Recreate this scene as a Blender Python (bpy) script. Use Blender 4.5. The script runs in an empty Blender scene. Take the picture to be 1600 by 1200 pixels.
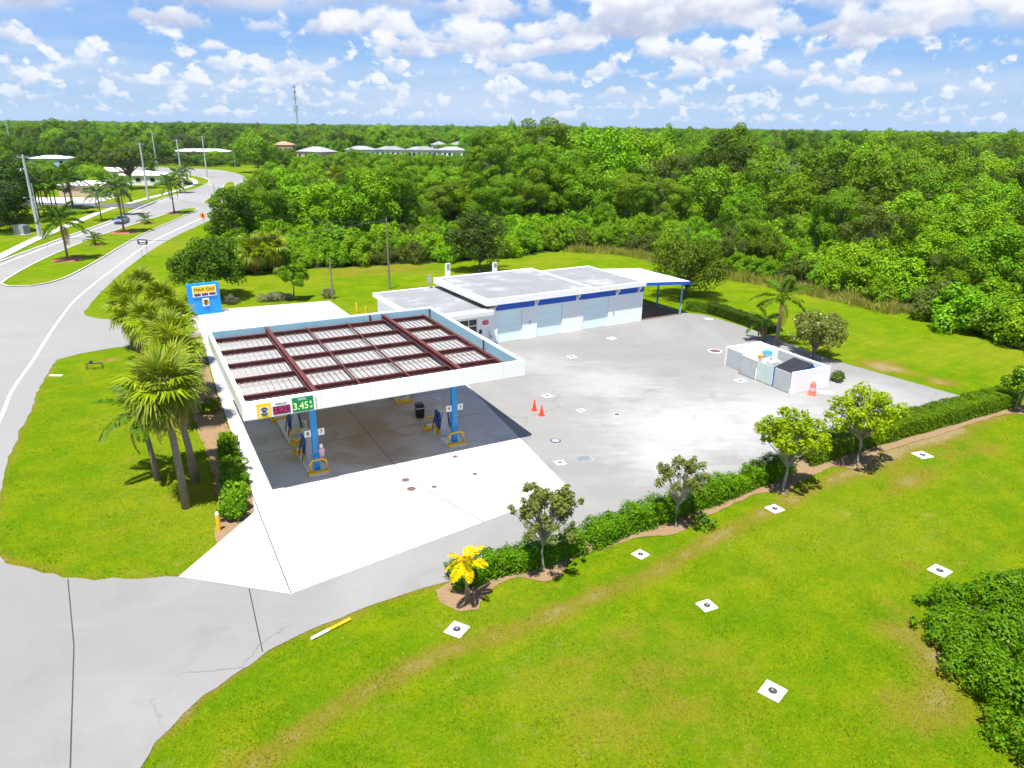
import bpy, bmesh, math, random
import numpy as np
from mathutils import Vector, Matrix, Euler
R = math.radians
rng = np.random.default_rng(11)
random.seed(11)
sc = bpy.context.scene
col = sc.collection

# ------------------------------------------------------------------ camera
cam_d = bpy.data.cameras.new('camera')
cam = bpy.data.objects.new('camera', cam_d)
col.objects.link(cam)
cam_d.sensor_width = 36.0
cam_d.lens = 25.09
cam_d.clip_start = 0.3
cam_d.clip_end = 40000
cam.matrix_world = (Matrix.Translation((0, 0, 20)) @ Matrix.Rotation(R(90) - math.atan(402 / 1115), 4, 'X')
                    @ Matrix.Rotation(R(0.68), 4, 'Z'))
sc.camera = cam

# ------------------------------------------------------------------ render settings
sc.view_settings.view_transform = 'Standard'
sc.view_settings.look = 'None'
sc.view_settings.gamma = 1
sc.view_settings.exposure = 0.85
sc.view_settings.use_curve_mapping = False
sc.render.engine = 'CYCLES'
sc.cycles.use_denoising = True
sc.cycles.max_bounces = 5
sc.cycles.diffuse_bounces = 4
sc.cycles.use_adaptive_sampling = True
sc.cycles.adaptive_threshold = 0.03
sc.cycles.glossy_bounces = 2
sc.cycles.transmission_bounces = 3
sc.cycles.volume_bounces = 0
sc.cycles.caustics_reflective = False
sc.cycles.caustics_refractive = False

# ------------------------------------------------------------------ sun (shadows run 0.10 m right and 0.33 m away per metre of height)
SUNV = Vector((-0.10, -0.33, 1.0)).normalized()
sun_d = bpy.data.lights.new('sun', 'SUN')
sun_d.energy = 5.0
sun_d.angle = R(0.53)
sun_d.color = (1.0, 0.965, 0.90)
sun = bpy.data.objects.new('sun', sun_d)
col.objects.link(sun)
sun.location = (0, 0, 60)
sun.rotation_euler = SUNV.to_track_quat('Z', 'Y').to_euler()
SUN_EL = math.asin(SUNV.z)
SUN_AZ = math.atan2(SUNV.x, SUNV.y)


# ------------------------------------------------------------------ node helper
class NT:
    def __init__(s, tree):
        s.t = tree
        s.n = tree.nodes
        s.l = tree.links

    def put(s, sock, v):
        if v is None:
            return
        if isinstance(v, bpy.types.NodeSocket):
            s.l.new(v, sock)
        else:
            try:
                sock.default_value = v
            except Exception:
                sock.default_value = (*v, 1.0)

    def m(s, op, a, b=None, c=None, clamp=False):
        n = s.n.new('ShaderNodeMath')
        n.operation = op
        n.use_clamp = clamp
        for i, v in enumerate((a, b, c)):
            s.put(n.inputs[i], v)
        return n.outputs[0]

    def ss(s, v, lo, hi, a=0.0, b=1.0):
        n = s.n.new('ShaderNodeMapRange')
        n.interpolation_type = 'SMOOTHSTEP'
        s.put(n.inputs[0], v)
        for i, x in enumerate((lo, hi, a, b)):
            s.put(n.inputs[i + 1], x)
        return n.outputs[0]

    def mix(s, f, a, b, mode='MIX'):
        n = s.n.new('ShaderNodeMix')
        n.data_type = 'RGBA'
        n.blend_type = mode
        s.put(n.inputs[0], f)
        s.put(n.inputs[6], a)
        s.put(n.inputs[7], b)
        return n.outputs[2]

    def noise(s, vec, scale, detail=3.0, rough=0.55, dist=0.0, dim='3D'):
        n = s.n.new('ShaderNodeTexNoise')
        n.noise_dimensions = dim
        s.put(n.inputs['Vector'], vec)
        s.put(n.inputs['Scale'], scale)
        s.put(n.inputs['Detail'], detail)
        s.put(n.inputs['Roughness'], rough)
        s.put(n.inputs['Distortion'], dist)
        return n.outputs[0]

    def comb(s, x, y, z):
        n = s.n.new('ShaderNodeCombineXYZ')
        for i, v in enumerate((x, y, z)):
            s.put(n.inputs[i], v)
        return n.outputs[0]

    def sep(s, v):
        n = s.n.new('ShaderNodeSeparateXYZ')
        s.put(n.inputs[0], v)
        return n.outputs

    def obj(s):
        return s.n.new('ShaderNodeTexCoord').outputs['Object']

    def attr(s, name):
        n = s.n.new('ShaderNodeAttribute')
        n.attribute_name = name
        return n.outputs['Fac']

    def bump(s, h, strength, dist=0.02):
        n = s.n.new('ShaderNodeBump')
        n.inputs['Strength'].default_value = strength
        n.inputs['Distance'].default_value = dist
        s.put(n.inputs['Height'], h)
        return n.outputs[0]


# ------------------------------------------------------------------ world: clear blue sky with fair-weather cumulus
world = bpy.data.worlds.new('World')
sc.world = world
world.use_nodes = True
world.cycles.sampling_method = 'MANUAL'
world.cycles.sample_map_resolution = 256
w = NT(world.node_tree)
w.n.clear()
sky = w.n.new('ShaderNodeTexSky')
sky.sky_type = 'NISHITA'
sky.sun_disc = False
sky.sun_elevation = SUN_EL
sky.sun_rotation = SUN_AZ
sky.altitude = 0
sky.air_density = 1.0
sky.dust_density = 0.2
sky.ozone_density = 4.0
dirv = w.n.new('ShaderNodeTexCoord').outputs['Generated']
dx, dy, dz = w.sep(dirv)
az = w.m('ARCTAN2', dx, dy)
el = w.m('ARCSINE', dz)
skyc = w.mix(1.0, sky.outputs[0], (0.38, 0.56, 0.88, 1), 'MULTIPLY')
skyc = w.mix(w.ss(el, 0.0, 0.30, 0.75, 0.0), skyc, (2.25, 3.45, 5.3, 1))
skyc = w.mix(w.ss(el, 0.0, 0.085, 0.6, 0.0), skyc, (3.5, 4.35, 5.5, 1))
# thin high veil
veil = w.noise(w.comb(w.m('MULTIPLY', az, 2.2), w.m('MULTIPLY', el, 13.0), 0.0), 1.0, 4, 0.6, 0.0, '2D')
skyc = w.mix(w.ss(veil, 0.40, 0.75, 0.0, 0.5), skyc, (4.4, 4.9, 5.7, 1))
bands = [  # base elevation, tower height, puffs per radian, threshold (lower = more cloud)
    (0.5, 0.75, 62, 0.445), (1.4, 0.95, 46, 0.435), (2.4, 1.2, 36, 0.435), (3.5, 1.5, 28, 0.435), (4.7, 1.9, 21, 0.44), (6.0, 2.6, 14, 0.415), (7.6, 3.6, 9.0, 0.375), (9.6, 5.2, 5.6, 0.33),
    (14.5, 8.0, 4.6, 0.39), (30, 16, 2.4, 0.45)]
for k, (b0, hh, fr, th) in enumerate(bands):
    b0, hh = R(b0), R(hh)
    wob = w.noise(w.comb(w.m('MULTIPLY_ADD', az, fr * 0.30, k * 5.7 + 20.0), 0.0, 0.0), 1.0, 1, 0.5, 0.0, '2D')
    base = w.m('MULTIPLY_ADD', w.m('SUBTRACT', wob, 0.5), hh * 1.5, b0)
    v = w.m('DIVIDE', w.m('SUBTRACT', el, base), hh)
    big = w.noise(w.comb(w.m('MULTIPLY_ADD', az, fr * 0.55, k * 13.1 + 40.0), w.m('MULTIPLY', el, fr * 0.8), 0.0), 1.0, 0, 0.5, 0.0, '2D')
    puff = w.noise(w.comb(w.m('MULTIPLY_ADD', az, fr * 1.15, k * 17.3 + 70.0), w.m('MULTIPLY', el, fr * 1.55), 0.0), 1.0, 4.5, 0.56, 0.0, '2D')
    dens = w.m('ADD', w.m('MULTIPLY', puff, 0.62), w.m('MULTIPLY', big, 0.38))
    cut = w.m('MULTIPLY_ADD', w.m('MAXIMUM', v, 0.0), 0.13, th)
    body = w.ss(w.m('SUBTRACT', dens, cut), 0.0, 0.085)
    foot = w.ss(w.m('ADD', v, w.m('MULTIPLY', w.m('SUBTRACT', puff, 0.5), 0.5)), -0.10, 0.18)
    mask = w.m('MULTIPLY', body, foot)
    lit = w.ss(w.m('ADD', v, w.m('MULTIPLY', w.m('SUBTRACT', puff, 0.5), 2.4)), 0.0, 0.85)
    core = w.ss(w.m('SUBTRACT', dens, cut), 0.02, 0.16)
    grey = w.mix(core, (4.3, 4.75, 5.6, 1), (3.1, 3.4, 4.5, 1))
    grey = w.mix(w.ss(el, 0.03, 0.12, 0.8, 0.0), grey, (4.2, 4.75, 5.75, 1))
    ccol = w.mix(lit, grey, (5.9, 6.0, 6.15, 1))
    skyc = w.mix(w.m('MULTIPLY', mask, 0.66 if k < 2 else (0.84 if k < 4 else 0.94)), skyc, ccol)
bg = w.n.new('ShaderNodeBackground')
bg.inputs['Strength'].default_value = 0.094
w.l.new(skyc, bg.inputs['Color'])
wo = w.n.new('ShaderNodeOutputWorld')
w.l.new(bg.outputs[0], wo.inputs['Surface'])


# ------------------------------------------------------------------ materials
def newmat(name):
    m = bpy.data.materials.new(name)
    m.use_nodes = True
    t = NT(m.node_tree)
    p = t.n['Principled BSDF']
    return m, t, p


def pm(name, c, rough=0.6, var=0.12, scale=3.0, bump=0.0, metal=0.0, c2=None, c2lo=0.5, c2hi=0.75, spec=0.4, fine=30.0):
    m, t, p = newmat(name)
    o = t.obj()
    n1 = t.noise(o, scale, 4, 0.6)
    n2 = t.noise(o, fine, 3, 0.6)
    dark = tuple(x * (1 - var) for x in c) + (1,)
    lite = tuple(min(1, x * (1 + var)) for x in c) + (1,)
    cc = t.mix(t.ss(t.m('MULTIPLY_ADD', n2, 0.4, t.m('MULTIPLY', n1, 0.6)), 0.3, 0.7), dark, lite)
    if c2:
        cc = t.mix(t.ss(n1, c2lo, c2hi), cc, (*c2, 1))
    t.put(p.inputs['Base Color'], cc)
    p.inputs['Roughness'].default_value = rough
    p.inputs['Metallic'].default_value = metal
    p.inputs['Specular IOR Level'].default_value = spec
    if bump:
        t.put(p.inputs['Normal'], t.bump(n2, bump, 0.02))
    return m


def leafmat(name, c1, c2, rough=0.55, trans=0.36, objvar=0.35):
    m, t, p = newmat(name)
    geo = t.n.new('ShaderNodeNewGeometry')
    oi = t.n.new('ShaderNodeObjectInfo')
    rnd = geo.outputs['Random Per Island']
    cc = t.mix(rnd, (*c1, 1), (*c2, 1))
    hs = t.n.new('ShaderNodeHueSaturation')
    t.put(hs.inputs['Hue'], t.m('MULTIPLY_ADD', oi.outputs['Random'], 0.055 * objvar, 0.5 - 0.034 * objvar))
    t.put(hs.inputs['Saturation'], t.m('MULTIPLY_ADD', t.m('FRACT', t.m('MULTIPLY', oi.outputs['Random'], 7.13)), 0.45 * objvar, 1.12 - 0.25 * objvar))
    t.put(hs.inputs['Value'], t.m('MULTIPLY_ADD', t.m('FRACT', t.m('MULTIPLY', oi.outputs['Random'], 13.7)), objvar, 1 - objvar / 2))
    t.put(hs.inputs['Color'], cc)
    t.put(p.inputs['Base Color'], hs.outputs[0])
    p.inputs['Roughness'].default_value = rough
    p.inputs['Specular IOR Level'].default_value = 0.16
    tr = t.n.new('ShaderNodeBsdfTranslucent')
    t.put(tr.inputs['Color'], t.mix(1.0, hs.outputs[0], (1.15, 1.1, 0.6, 1), 'MULTIPLY'))
    ms = t.n.new('ShaderNodeMixShader')
    ms.inputs[0].default_value = trans
    t.l.new(p.outputs[0], ms.inputs[1])
    t.l.new(tr.outputs[0], ms.inputs[2])
    t.l.new(ms.outputs[0], t.n['Material Output'].inputs['Surface'])
    return m


def emit(name, c, s):
    m, t, p = newmat(name)
    p.inputs['Base Color'].default_value = (*c, 1)
    p.inputs['Emission Color'].default_value = (*c, 1)
    p.inputs['Emission Strength'].default_value = s
    return m


M = {}
M['white'] = pm('white_paint', (0.78, 0.78, 0.77), 0.55, 0.04, 0.8, c2=(0.66, 0.66, 0.64), c2lo=0.62, c2hi=0.85)
M['seam'] = pm('panel_seam', (0.42, 0.42, 0.42), 0.6)
M['fascia'] = pm('fascia_white', (0.80, 0.80, 0.79), 0.4, 0.03, 0.6, c2=(0.70, 0.70, 0.68), c2lo=0.6, c2hi=0.85)
M['wallw'] = pm('wall_white', (0.82, 0.86, 0.87), 0.75, 0.04, 1.5, 0.1)
M['door'] = pm('garage_door_paint', (0.74, 0.92, 0.93), 0.5, 0.02, 1.0)
M['sky_blue'] = pm('pale_blue_panel', (0.27, 0.47, 0.55), 0.45, 0.08, 0.7, c2=(0.19, 0.36, 0.47), c2lo=0.5, c2hi=0.8)
M['band'] = pm('royal_blue_paint', (0.012, 0.10, 0.55), 0.45, 0.05)
M['column'] = pm('column_blue', (0.01, 0.27, 0.66), 0.35, 0.05)
M['signblue'] = pm('sign_blue', (0.006, 0.27, 0.72), 0.35, 0.05, 1.0)
M['yellow'] = pm('safety_yellow', (0.78, 0.46, 0.01), 0.45, 0.1, 4, c2=(0.55, 0.32, 0.02), c2lo=0.6, c2hi=0.85)
M['signyellow'] = pm('sign_yellow', (0.85, 0.55, 0.01), 0.4, 0.02)
M['black'] = pm('black_plastic', (0.012, 0.013, 0.015), 0.45, 0.2)
M['dark'] = pm('dark_grey', (0.05, 0.05, 0.055), 0.5, 0.2)
M['glass'] = pm('dark_glass', (0.012, 0.014, 0.016), 0.06, 0.1, spec=0.6)
M['rust'] = pm('red_oxide_steel', (0.115, 0.030, 0.026), 0.6, 0.3, 2.5, c2=(0.20, 0.085, 0.05), c2lo=0.58, c2hi=0.8)
M['deck'] = pm('weathered_deck', (0.34, 0.335, 0.325), 0.6, 0.25, 0.9, c2=(0.22, 0.185, 0.16), c2lo=0.48, c2hi=0.75, fine=7)
M['sun_blocker'] = pm('sun_blocker_white', (0.78, 0.77, 0.74), 0.6, 0.05)  # for the added sheet under the deck; white to brighten the canopy shade
M['roofgrey'] = pm('roof_membrane', (0.235, 0.245, 0.25), 0.7, 0.12, 0.35, 0.1, c2=(0.34, 0.35, 0.355), c2lo=0.5, c2hi=0.7, fine=4)
M['roofwhite'] = pm('roof_white', (0.68, 0.68, 0.67), 0.6, 0.06, 0.5)
M['metal'] = pm('galvanised', (0.42, 0.44, 0.46), 0.4, 0.1, metal=0.3)
M['polec'] = pm('pole_concrete', (0.42, 0.44, 0.46), 0.7, 0.1)
M['polew'] = pm('pole_wood', (0.20, 0.16, 0.13), 0.8, 0.2)
M['bark'] = pm('bark', (0.16, 0.13, 0.10), 0.9, 0.3, 5, 0.5)
M['barkpale'] = pm('bark_pale', (0.30, 0.28, 0.25), 0.9, 0.2, 5, 0.5)
M['palmbark'] = pm('palm_bark', (0.22, 0.18, 0.145), 0.9, 0.25, 8, 0.7, fine=14)
M['dead'] = pm('dead_wood', (0.36, 0.33, 0.30), 0.9, 0.15)
M['cone'] = pm('cone_orange', (0.80, 0.06, 0.012), 0.45, 0.05)
M['barrel'] = pm('barrel_orange', (0.66, 0.20, 0.13), 0.5, 0.08)
M['pad'] = pm('pad_concrete', (0.66, 0.65, 0.63), 0.8, 0.06, 3, 0.1)
M['iron'] = pm('cast_iron', (0.05, 0.048, 0.05), 0.6, 0.2)
M['ironrust'] = pm('rusty_iron', (0.13, 0.085, 0.075), 0.7, 0.25)
M['gate'] = pm('gate_sheet', (0.43, 0.46, 0.46), 0.6, 0.12, 0.8, c2=(0.33, 0.33, 0.32), c2lo=0.52, c2hi=0.75, fine=6)
M['gategreen'] = pm('gate_sheet_pale_green', (0.50, 0.58, 0.55), 0.6, 0.08, 0.8)
M['dumpblue'] = pm('dumpster_blue', (0.01, 0.13, 0.48), 0.45, 0.1)
M['lid'] = pm('dumpster_lid', (0.018, 0.022, 0.032), 0.45, 0.15)
M['tote'] = pm('tote_plastic', (0.62, 0.58, 0.50), 0.5, 0.08)
M['pumpgrey'] = pm('pump_grey', (0.45, 0.48, 0.50), 0.35, 0.06)
M['pumpblue'] = pm('pump_blue', (0.01, 0.07, 0.36), 0.35, 0.06)
M['red'] = pm('sign_red', (0.55, 0.012, 0.05), 0.4, 0.05)
M['pink'] = pm('pink_tag', (0.72, 0.42, 0.50), 0.5, 0.05)
M['green'] = pm('sign_green', (0.006, 0.22, 0.09), 0.4, 0.03)
M['purple'] = pm('led_backing', (0.10, 0.012, 0.085), 0.3, 0.05)
M['ledred'] = emit('led_red', (0.55, 0.015, 0.06), 0.15)
M['ledgreen'] = emit('led_green', (0.62, 0.90, 0.25), 0.3)
M['ink'] = pm('black_ink', (0.012, 0.010, 0.008), 0.5, 0.02)
M['orange'] = pm('sign_orange', (0.85, 0.20, 0.01), 0.5, 0.03)
M['tan'] = pm('tan_stucco', (0.55, 0.40, 0.28), 0.8, 0.05)
M['housewhite'] = pm('house_white', (0.66, 0.70, 0.72), 0.8, 0.04)
M['terracotta'] = pm('terracotta_roof', (0.50, 0.24, 0.15), 0.8, 0.12)
M['shingle'] = pm('grey_shingle', (0.30, 0.31, 0.33), 0.8, 0.12)
M['carpaint'] = pm('silver_blue_paint', (0.22, 0.29, 0.42), 0.25, 0.03, metal=0.4, spec=0.6)
M['cardark'] = pm('dark_car_paint', (0.03, 0.035, 0.045), 0.25, 0.03, metal=0.3, spec=0.6)
M['tyre'] = pm('tyre', (0.02, 0.02, 0.02), 0.8, 0.1)
M['lamp'] = pm('lamp_lens', (0.75, 0.76, 0.78), 0.15, 0.03)
M['curb'] = pm('curb_concrete', (0.50, 0.49, 0.46), 0.8, 0.08, 2)
M['walk'] = pm('sidewalk_concrete', (0.46, 0.455, 0.44), 0.8, 0.08, 0.7)
M['brownfloor'] = pm('brown_pavers', (0.16, 0.10, 0.085), 0.8, 0.25, 1.2)
M['flower'] = pm('white_blossom', (0.75, 0.75, 0.68), 0.6, 0.05)

# foliage
M['l_bright'] = leafmat('leaf_bright', (0.075, 0.205, 0.003), (0.235, 0.410, 0.008), trans=0.22, objvar=0.5)
M['l_mid'] = leafmat('leaf_mid', (0.055, 0.145, 0.004), (0.175, 0.305, 0.010), trans=0.22, objvar=0.6)
M['l_dark'] = leafmat('leaf_dark', (0.026, 0.065, 0.006), (0.095, 0.150, 0.016), trans=0.22, objvar=0.5)
M['l_olive'] = leafmat('leaf_olive', (0.070, 0.110, 0.020), (0.150, 0.185, 0.042), objvar=0.18)
M['l_pine'] = leafmat('leaf_pine', (0.072, 0.178, 0.004), (0.195, 0.335, 0.010), trans=0.22, objvar=0.5)
M['l_lime'] = leafmat('leaf_lime', (0.185, 0.3, 0.005), (0.33, 0.43, 0.012), objvar=0.08)
M['l_sparse'] = leafmat('leaf_sparse', (0.105, 0.145, 0.030), (0.230, 0.255, 0.075), objvar=0.1)
M['l_hedge'] = leafmat('leaf_hedge', (0.045, 0.150, 0.004), (0.170, 0.320, 0.010), objvar=0.12)
M['l_hedge2'] = leafmat('leaf_hedge_clipped', (0.07, 0.15, 0.005), (0.165, 0.27, 0.012), objvar=0.12)
M['l_palm'] = leafmat('leaf_sabal', (0.125, 0.195, 0.018), (0.290, 0.345, 0.045), objvar=0.45, trans=0.2)
M['l_palmdry'] = leafmat('leaf_sabal_dry', (0.23, 0.17, 0.055), (0.30, 0.22, 0.09), objvar=0.4, trans=0.2)
M['l_feather'] = leafmat('leaf_feather', (0.045, 0.105, 0.01), (0.115, 0.2, 0.02), objvar=0.3, trans=0.2)
M['l_yellow'] = leafmat('leaf_yellow', (0.58, 0.42, 0.006), (0.74, 0.58, 0.015), objvar=0.15, trans=0.2)
M['l_tall'] = leafmat('tall_grass', (0.170, 0.230, 0.030), (0.370, 0.330, 0.110), objvar=0.0)
M['l_sage'] = leafmat('leaf_sage', (0.13, 0.135, 0.075), (0.21, 0.21, 0.13), objvar=0.15)
M['l_blade'] = leafmat('grass_blade', (0.110, 0.188, 0.002), (0.255, 0.305, 0.008), rough=0.6, objvar=0.0, trans=0.25)


# ------------------------------------------------------------------ mesh helpers
class MB:
    def __init__(s):
        s.v, s.f = [], []

    def add(s, vs, fs):
        b = len(s.v)
        s.v += [tuple(p) for p in vs]
        s.f += [tuple(i + b for i in f) for f in fs]
        return s

    def box(s, x0, x1, y0, y1, z0, z1):
        return s.add([(x0, y0, z0), (x1, y0, z0), (x1, y1, z0), (x0, y1, z0), (x0, y0, z1), (x1, y0, z1), (x1, y1, z1), (x0, y1, z1)],
                     [(0, 3, 2, 1), (4, 5, 6, 7), (0, 1, 5, 4), (1, 2, 6, 5), (2, 3, 7, 6), (3, 0, 4, 7)])

    def hexa(s, low, high):  # two quads of 4 points, low then high, same winding
        return s.add(list(low) + list(high), [(0, 3, 2, 1), (4, 5, 6, 7), (0, 1, 5, 4), (1, 2, 6, 5), (2, 3, 7, 6), (3, 0, 4, 7)])

    def cyl(s, cx, cy, z0, z1, r, r2=None, n=16):
        r2 = r if r2 is None else r2
        a = [2 * math.pi * i / n for i in range(n)]
        vs = [(cx + r * math.cos(t), cy + r * math.sin(t), z0) for t in a] + [(cx + r2 * math.cos(t), cy + r2 * math.sin(t), z1) for t in a]
        return s.add(vs, [tuple(range(n - 1, -1, -1)), tuple(range(n, 2 * n))] + [(i, (i + 1) % n, n + (i + 1) % n, n + i) for i in range(n)])

    def tube(s, pts, r, n=8):
        pts = [Vector(p) for p in pts]
        rs = r if isinstance(r, (list, tuple)) else [r] * len(pts)
        rings = []
        for i, p in enumerate(pts):
            d = (pts[min(i + 1, len(pts) - 1)] - pts[max(i - 1, 0)]).normalized()
            u = d.cross(Vector((0, 0, 1)))
            if u.length < 1e-3:
                u = Vector((1, 0, 0))
            u.normalize()
            q = d.cross(u)
            rings.append([p + (u * math.cos(2 * math.pi * k / n) + q * math.sin(2 * math.pi * k / n)) * rs[i] for k in range(n)])
        vs = [p for ring in rings for p in ring]
        fs = [tuple(range(n)), tuple(range((len(pts) - 1) * n + n - 1, (len(pts) - 1) * n - 1, -1))]
        for i in range(len(pts) - 1):
            for k in range(n):
                fs.append((i * n + k, i * n + n + k, i * n + n + (k + 1) % n, i * n + (k + 1) % n))
        return s.add(vs, fs)

    def prism(s, poly, z0, z1):
        n = len(poly)
        return s.add([(x, y, z0) for x, y in poly] + [(x, y, z1) for x, y in poly],
                     [tuple(range(n - 1, -1, -1)), tuple(range(n, 2 * n))] + [(i, (i + 1) % n, n + (i + 1) % n, n + i) for i in range(n)])

    def sheet(s, poly, z):
        return s.add([(x, y, z) for x, y in poly], [tuple(range(len(poly)))])

    def build(s, name, mat, parent=None, bevel=0.0, smooth=False):
        me = bpy.data.meshes.new(name)
        me.from_pydata(s.v, [], s.f)
        bm = bmesh.new()
        bm.from_mesh(me)
        bmesh.ops.recalc_face_normals(bm, faces=bm.faces)
        bm.to_mesh(me)
        bm.free()
        me.materials.append(M[mat] if isinstance(mat, str) else mat)
        return link(name, me, parent, bevel, smooth)


def link(name, me, parent=None, bevel=0.0, smooth=False):
    o = bpy.data.objects.new(name, me)
    col.objects.link(o)
    if parent:
        o.parent = parent
    if smooth:
        me.polygons.foreach_set('use_smooth', [True] * len(me.polygons))
    if bevel:
        b = o.modifiers.new('bevel', 'BEVEL')
        b.width = bevel
        b.segments = 2
        b.limit_method = 'ANGLE'
    return o


def tag(o, label=None, cat=None, group=None, kind=None):
    if label:
        o['label'] = label
    if cat:
        o['category'] = cat
    if group:
        o['group'] = group
    if kind:
        o['kind'] = kind
    return o


def thing(name, label, cat, loc=(0, 0, 0), rz=0.0, group=None, s=1.0):
    o = bpy.data.objects.new(name, None)
    o.empty_display_size = 0.3
    col.objects.link(o)
    o.location = loc
    o.rotation_euler = (0, 0, rz)
    o.scale = (s, s, s) if not isinstance(s, tuple) else s
    return tag(o, label, cat, group)


def copy_tree(o, parent=None):
    c = o.copy()
    col.objects.link(c)
    c.parent = parent
    for ch in o.children:
        copy_tree(ch, c)
    return c


def setloc(o, loc, rot=(0, 0, 0), s=None):
    o.location = loc
    o.rotation_euler = rot
    if s:
        o.scale = (s, s, s)
    return o


def text(name, body, size, mat, parent, loc, rot=(R(90), 0, 0), extr=0.006, sx=1.0, align='CENTER'):
    cu = bpy.data.curves.new(name, 'FONT')
    cu.body = body
    cu.size = size
    cu.extrude = extr
    cu.align_x = align
    cu.align_y = 'CENTER'
    t = bpy.data.objects.new(name, cu)
    col.objects.link(t)
    bpy.context.view_layer.update()
    me = bpy.data.meshes.new_from_object(t.evaluated_get(bpy.context.evaluated_depsgraph_get()))
    bpy.data.objects.remove(t)
    bpy.data.curves.remove(cu)
    me.name = name
    me.materials.clear()
    me.materials.append(M[mat])
    o = link(name, me, parent)
    o.location = loc
    o.rotation_euler = rot
    o.scale = (sx, 1, 1)
    return o


def inpoly(P, poly):
    x, y = P[:, 0], P[:, 1]
    r = np.zeros(len(P), bool)
    n = len(poly)
    j = n - 1
    for i in range(n):
        xi, yi = poly[i]
        xj, yj = poly[j]
        c = ((yi > y) != (yj > y)) & (x < (xj - xi) * (y - yi) / (yj - yi + 1e-12) + xi)
        r ^= c
        j = i
    return r


def seg_dist(P, line):
    best = np.full(len(P), 1e9)
    for (ax, ay), (bx, by) in zip(line[:-1], line[1:]):
        d = np.array([bx - ax, by - ay])
        t = np.clip(((P[:, 0] - ax) * d[0] + (P[:, 1] - ay) * d[1]) / (d @ d), 0, 1)
        best = np.minimum(best, np.hypot(P[:, 0] - ax - t * d[0], P[:, 1] - ay - t * d[1]))
    return best


def smooth_line(pts, step=1.5, jit=0.0, closed=False):
    """Catmull-Rom resampling of a polyline"""
    P = [np.array(p, float) for p in pts]
    n = len(P)
    out = []
    segs = n if closed else n - 1
    for i in range(segs):
        p1, p2 = P[i], P[(i + 1) % n]
        p0 = P[i - 1] if (closed or i > 0) else 2 * p1 - p2
        p3 = P[(i + 2) % n] if (closed or i + 2 < n) else 2 * p2 - p1
        m = max(1, int(np.linalg.norm(p2 - p1) / step))
        for k in range(m):
            t = k / m
            q = 0.5 * ((2 * p1) + (p2 - p0) * t + (2 * p0 - 5 * p1 + 4 * p2 - p3) * t * t + (3 * p1 - p0 - 3 * p2 + p3) * t ** 3)
            if jit:
                q = q + rng.normal(0, jit, 2)
            out.append(tuple(q))
    if not closed:
        out.append(tuple(P[-1]))
    return out


def ribbon(line, w0, w1, z0, z1):
    """a raised strip following a line, from offset w0 to w1 sideways"""
    mb = MB()
    L = [np.array(p) for p in line]
    a, b = [], []
    for i, p in enumerate(L):
        d = L[min(i + 1, len(L) - 1)] - L[max(i - 1, 0)]
        d = d / (np.linalg.norm(d) + 1e-9)
        nrm = np.array([-d[1], d[0]])
        a.append(p + nrm * w0)
        b.append(p + nrm * w1)
    n = len(L)
    vs = [(*p, z0) for p in a] + [(*p, z0) for p in b] + [(*p, z1) for p in a] + [(*p, z1) for p in b]
    fs = []
    for i in range(n - 1):
        fs += [(2 * n + i, 2 * n + i + 1, 3 * n + i + 1, 3 * n + i), (i, i + 1, 2 * n + i + 1, 2 * n + i), (n + i + 1, n + i, 3 * n + i, 3 * n + i + 1)]
    fs += [(0, 2 * n, 3 * n, n), (n - 1, 2 * n - 1, 4 * n - 1, 3 * n - 1)]
    return mb.add(vs, fs)


# ------------------------------------------------------------------ layout lines (metres, camera stands over 0,0)
ROAD_R = smooth_line([(-167, 352), (-138, 340), (-121.7, 321), (-108, 296), (-98, 272), (-86, 236), (-77, 205), (-68.8, 173.6), (-65.7, 152.5), (-62.5, 130),
                      (-57.2, 106.8), (-51, 86.2), (-48.2, 78.6)], 3)
ROAD_R2 = smooth_line([(-40.6, 60.3), (-38.6, 55.4), (-35.4, 48.7), (-32.4, 42.1), (-29.2, 36.1), (-26.6, 31.5), (-24.2, 29.2)], 0.7, 0.07)
ROAD_L = smooth_line([(-64, 40), (-71, 80), (-77, 106.5), (-81.1, 127.2), (-86.5, 156), (-92.5, 180), (-97, 200), (-100.6, 223.7), (-104, 245.8), (-113, 274), (-131, 300), (-160, 322), (-200, 340)], 3)
MED1 = smooth_line([(-66.6, 91.2), (-64.6, 89.8), (-62, 90.3), (-60.6, 94.7), (-63.1, 107.5), (-66.8, 122), (-70.4, 137.7), (-73.6, 157.2), (-77.2, 177), (-79.3, 181.5), (-81.4, 179), (-80.4, 165.9), (-77.9, 139.8), (-74.4, 118.6), (-70.6, 103)], 1.5, closed=True)
MED2 = smooth_line([(-82.6, 194), (-80, 198), (-83.5, 219), (-91, 240), (-99, 262), (-102, 268), (-102.5, 262), (-94, 236), (-87.6, 212)], 2, closed=True)
WALK = smooth_line([(-62, 60), (-71.5, 84), (-80, 110.8), (-86.4, 130.6), (-93, 155.3), (-97.6, 173), (-101.4, 196), (-103.5, 214), (-106.5, 234.8), (-114, 264), (-131.5, 292), (-160, 313)], 3)
SLAB = [(-15.5, 28.3), (-9.9, 27.1), (3.5, 37.3), (-3.4, 54.4), (-9.6, 69.5), (-18.3, 77.6), (-22.1, 84.2), (-33.0, 79.6), (-37.0, 76.3), (-31.6, 69.7), (-23.2, 52.6), (-15.2, 37.2), (-14.0, 34.3)]
DRIVE = smooth_line([(-24.6, 29.3), (-23.1, 28.9), (-20.8, 28.2), (-19.2, 28.0), (-17.8, 28.1), (-15.5, 28.3)], 0.5, 0.06)
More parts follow.
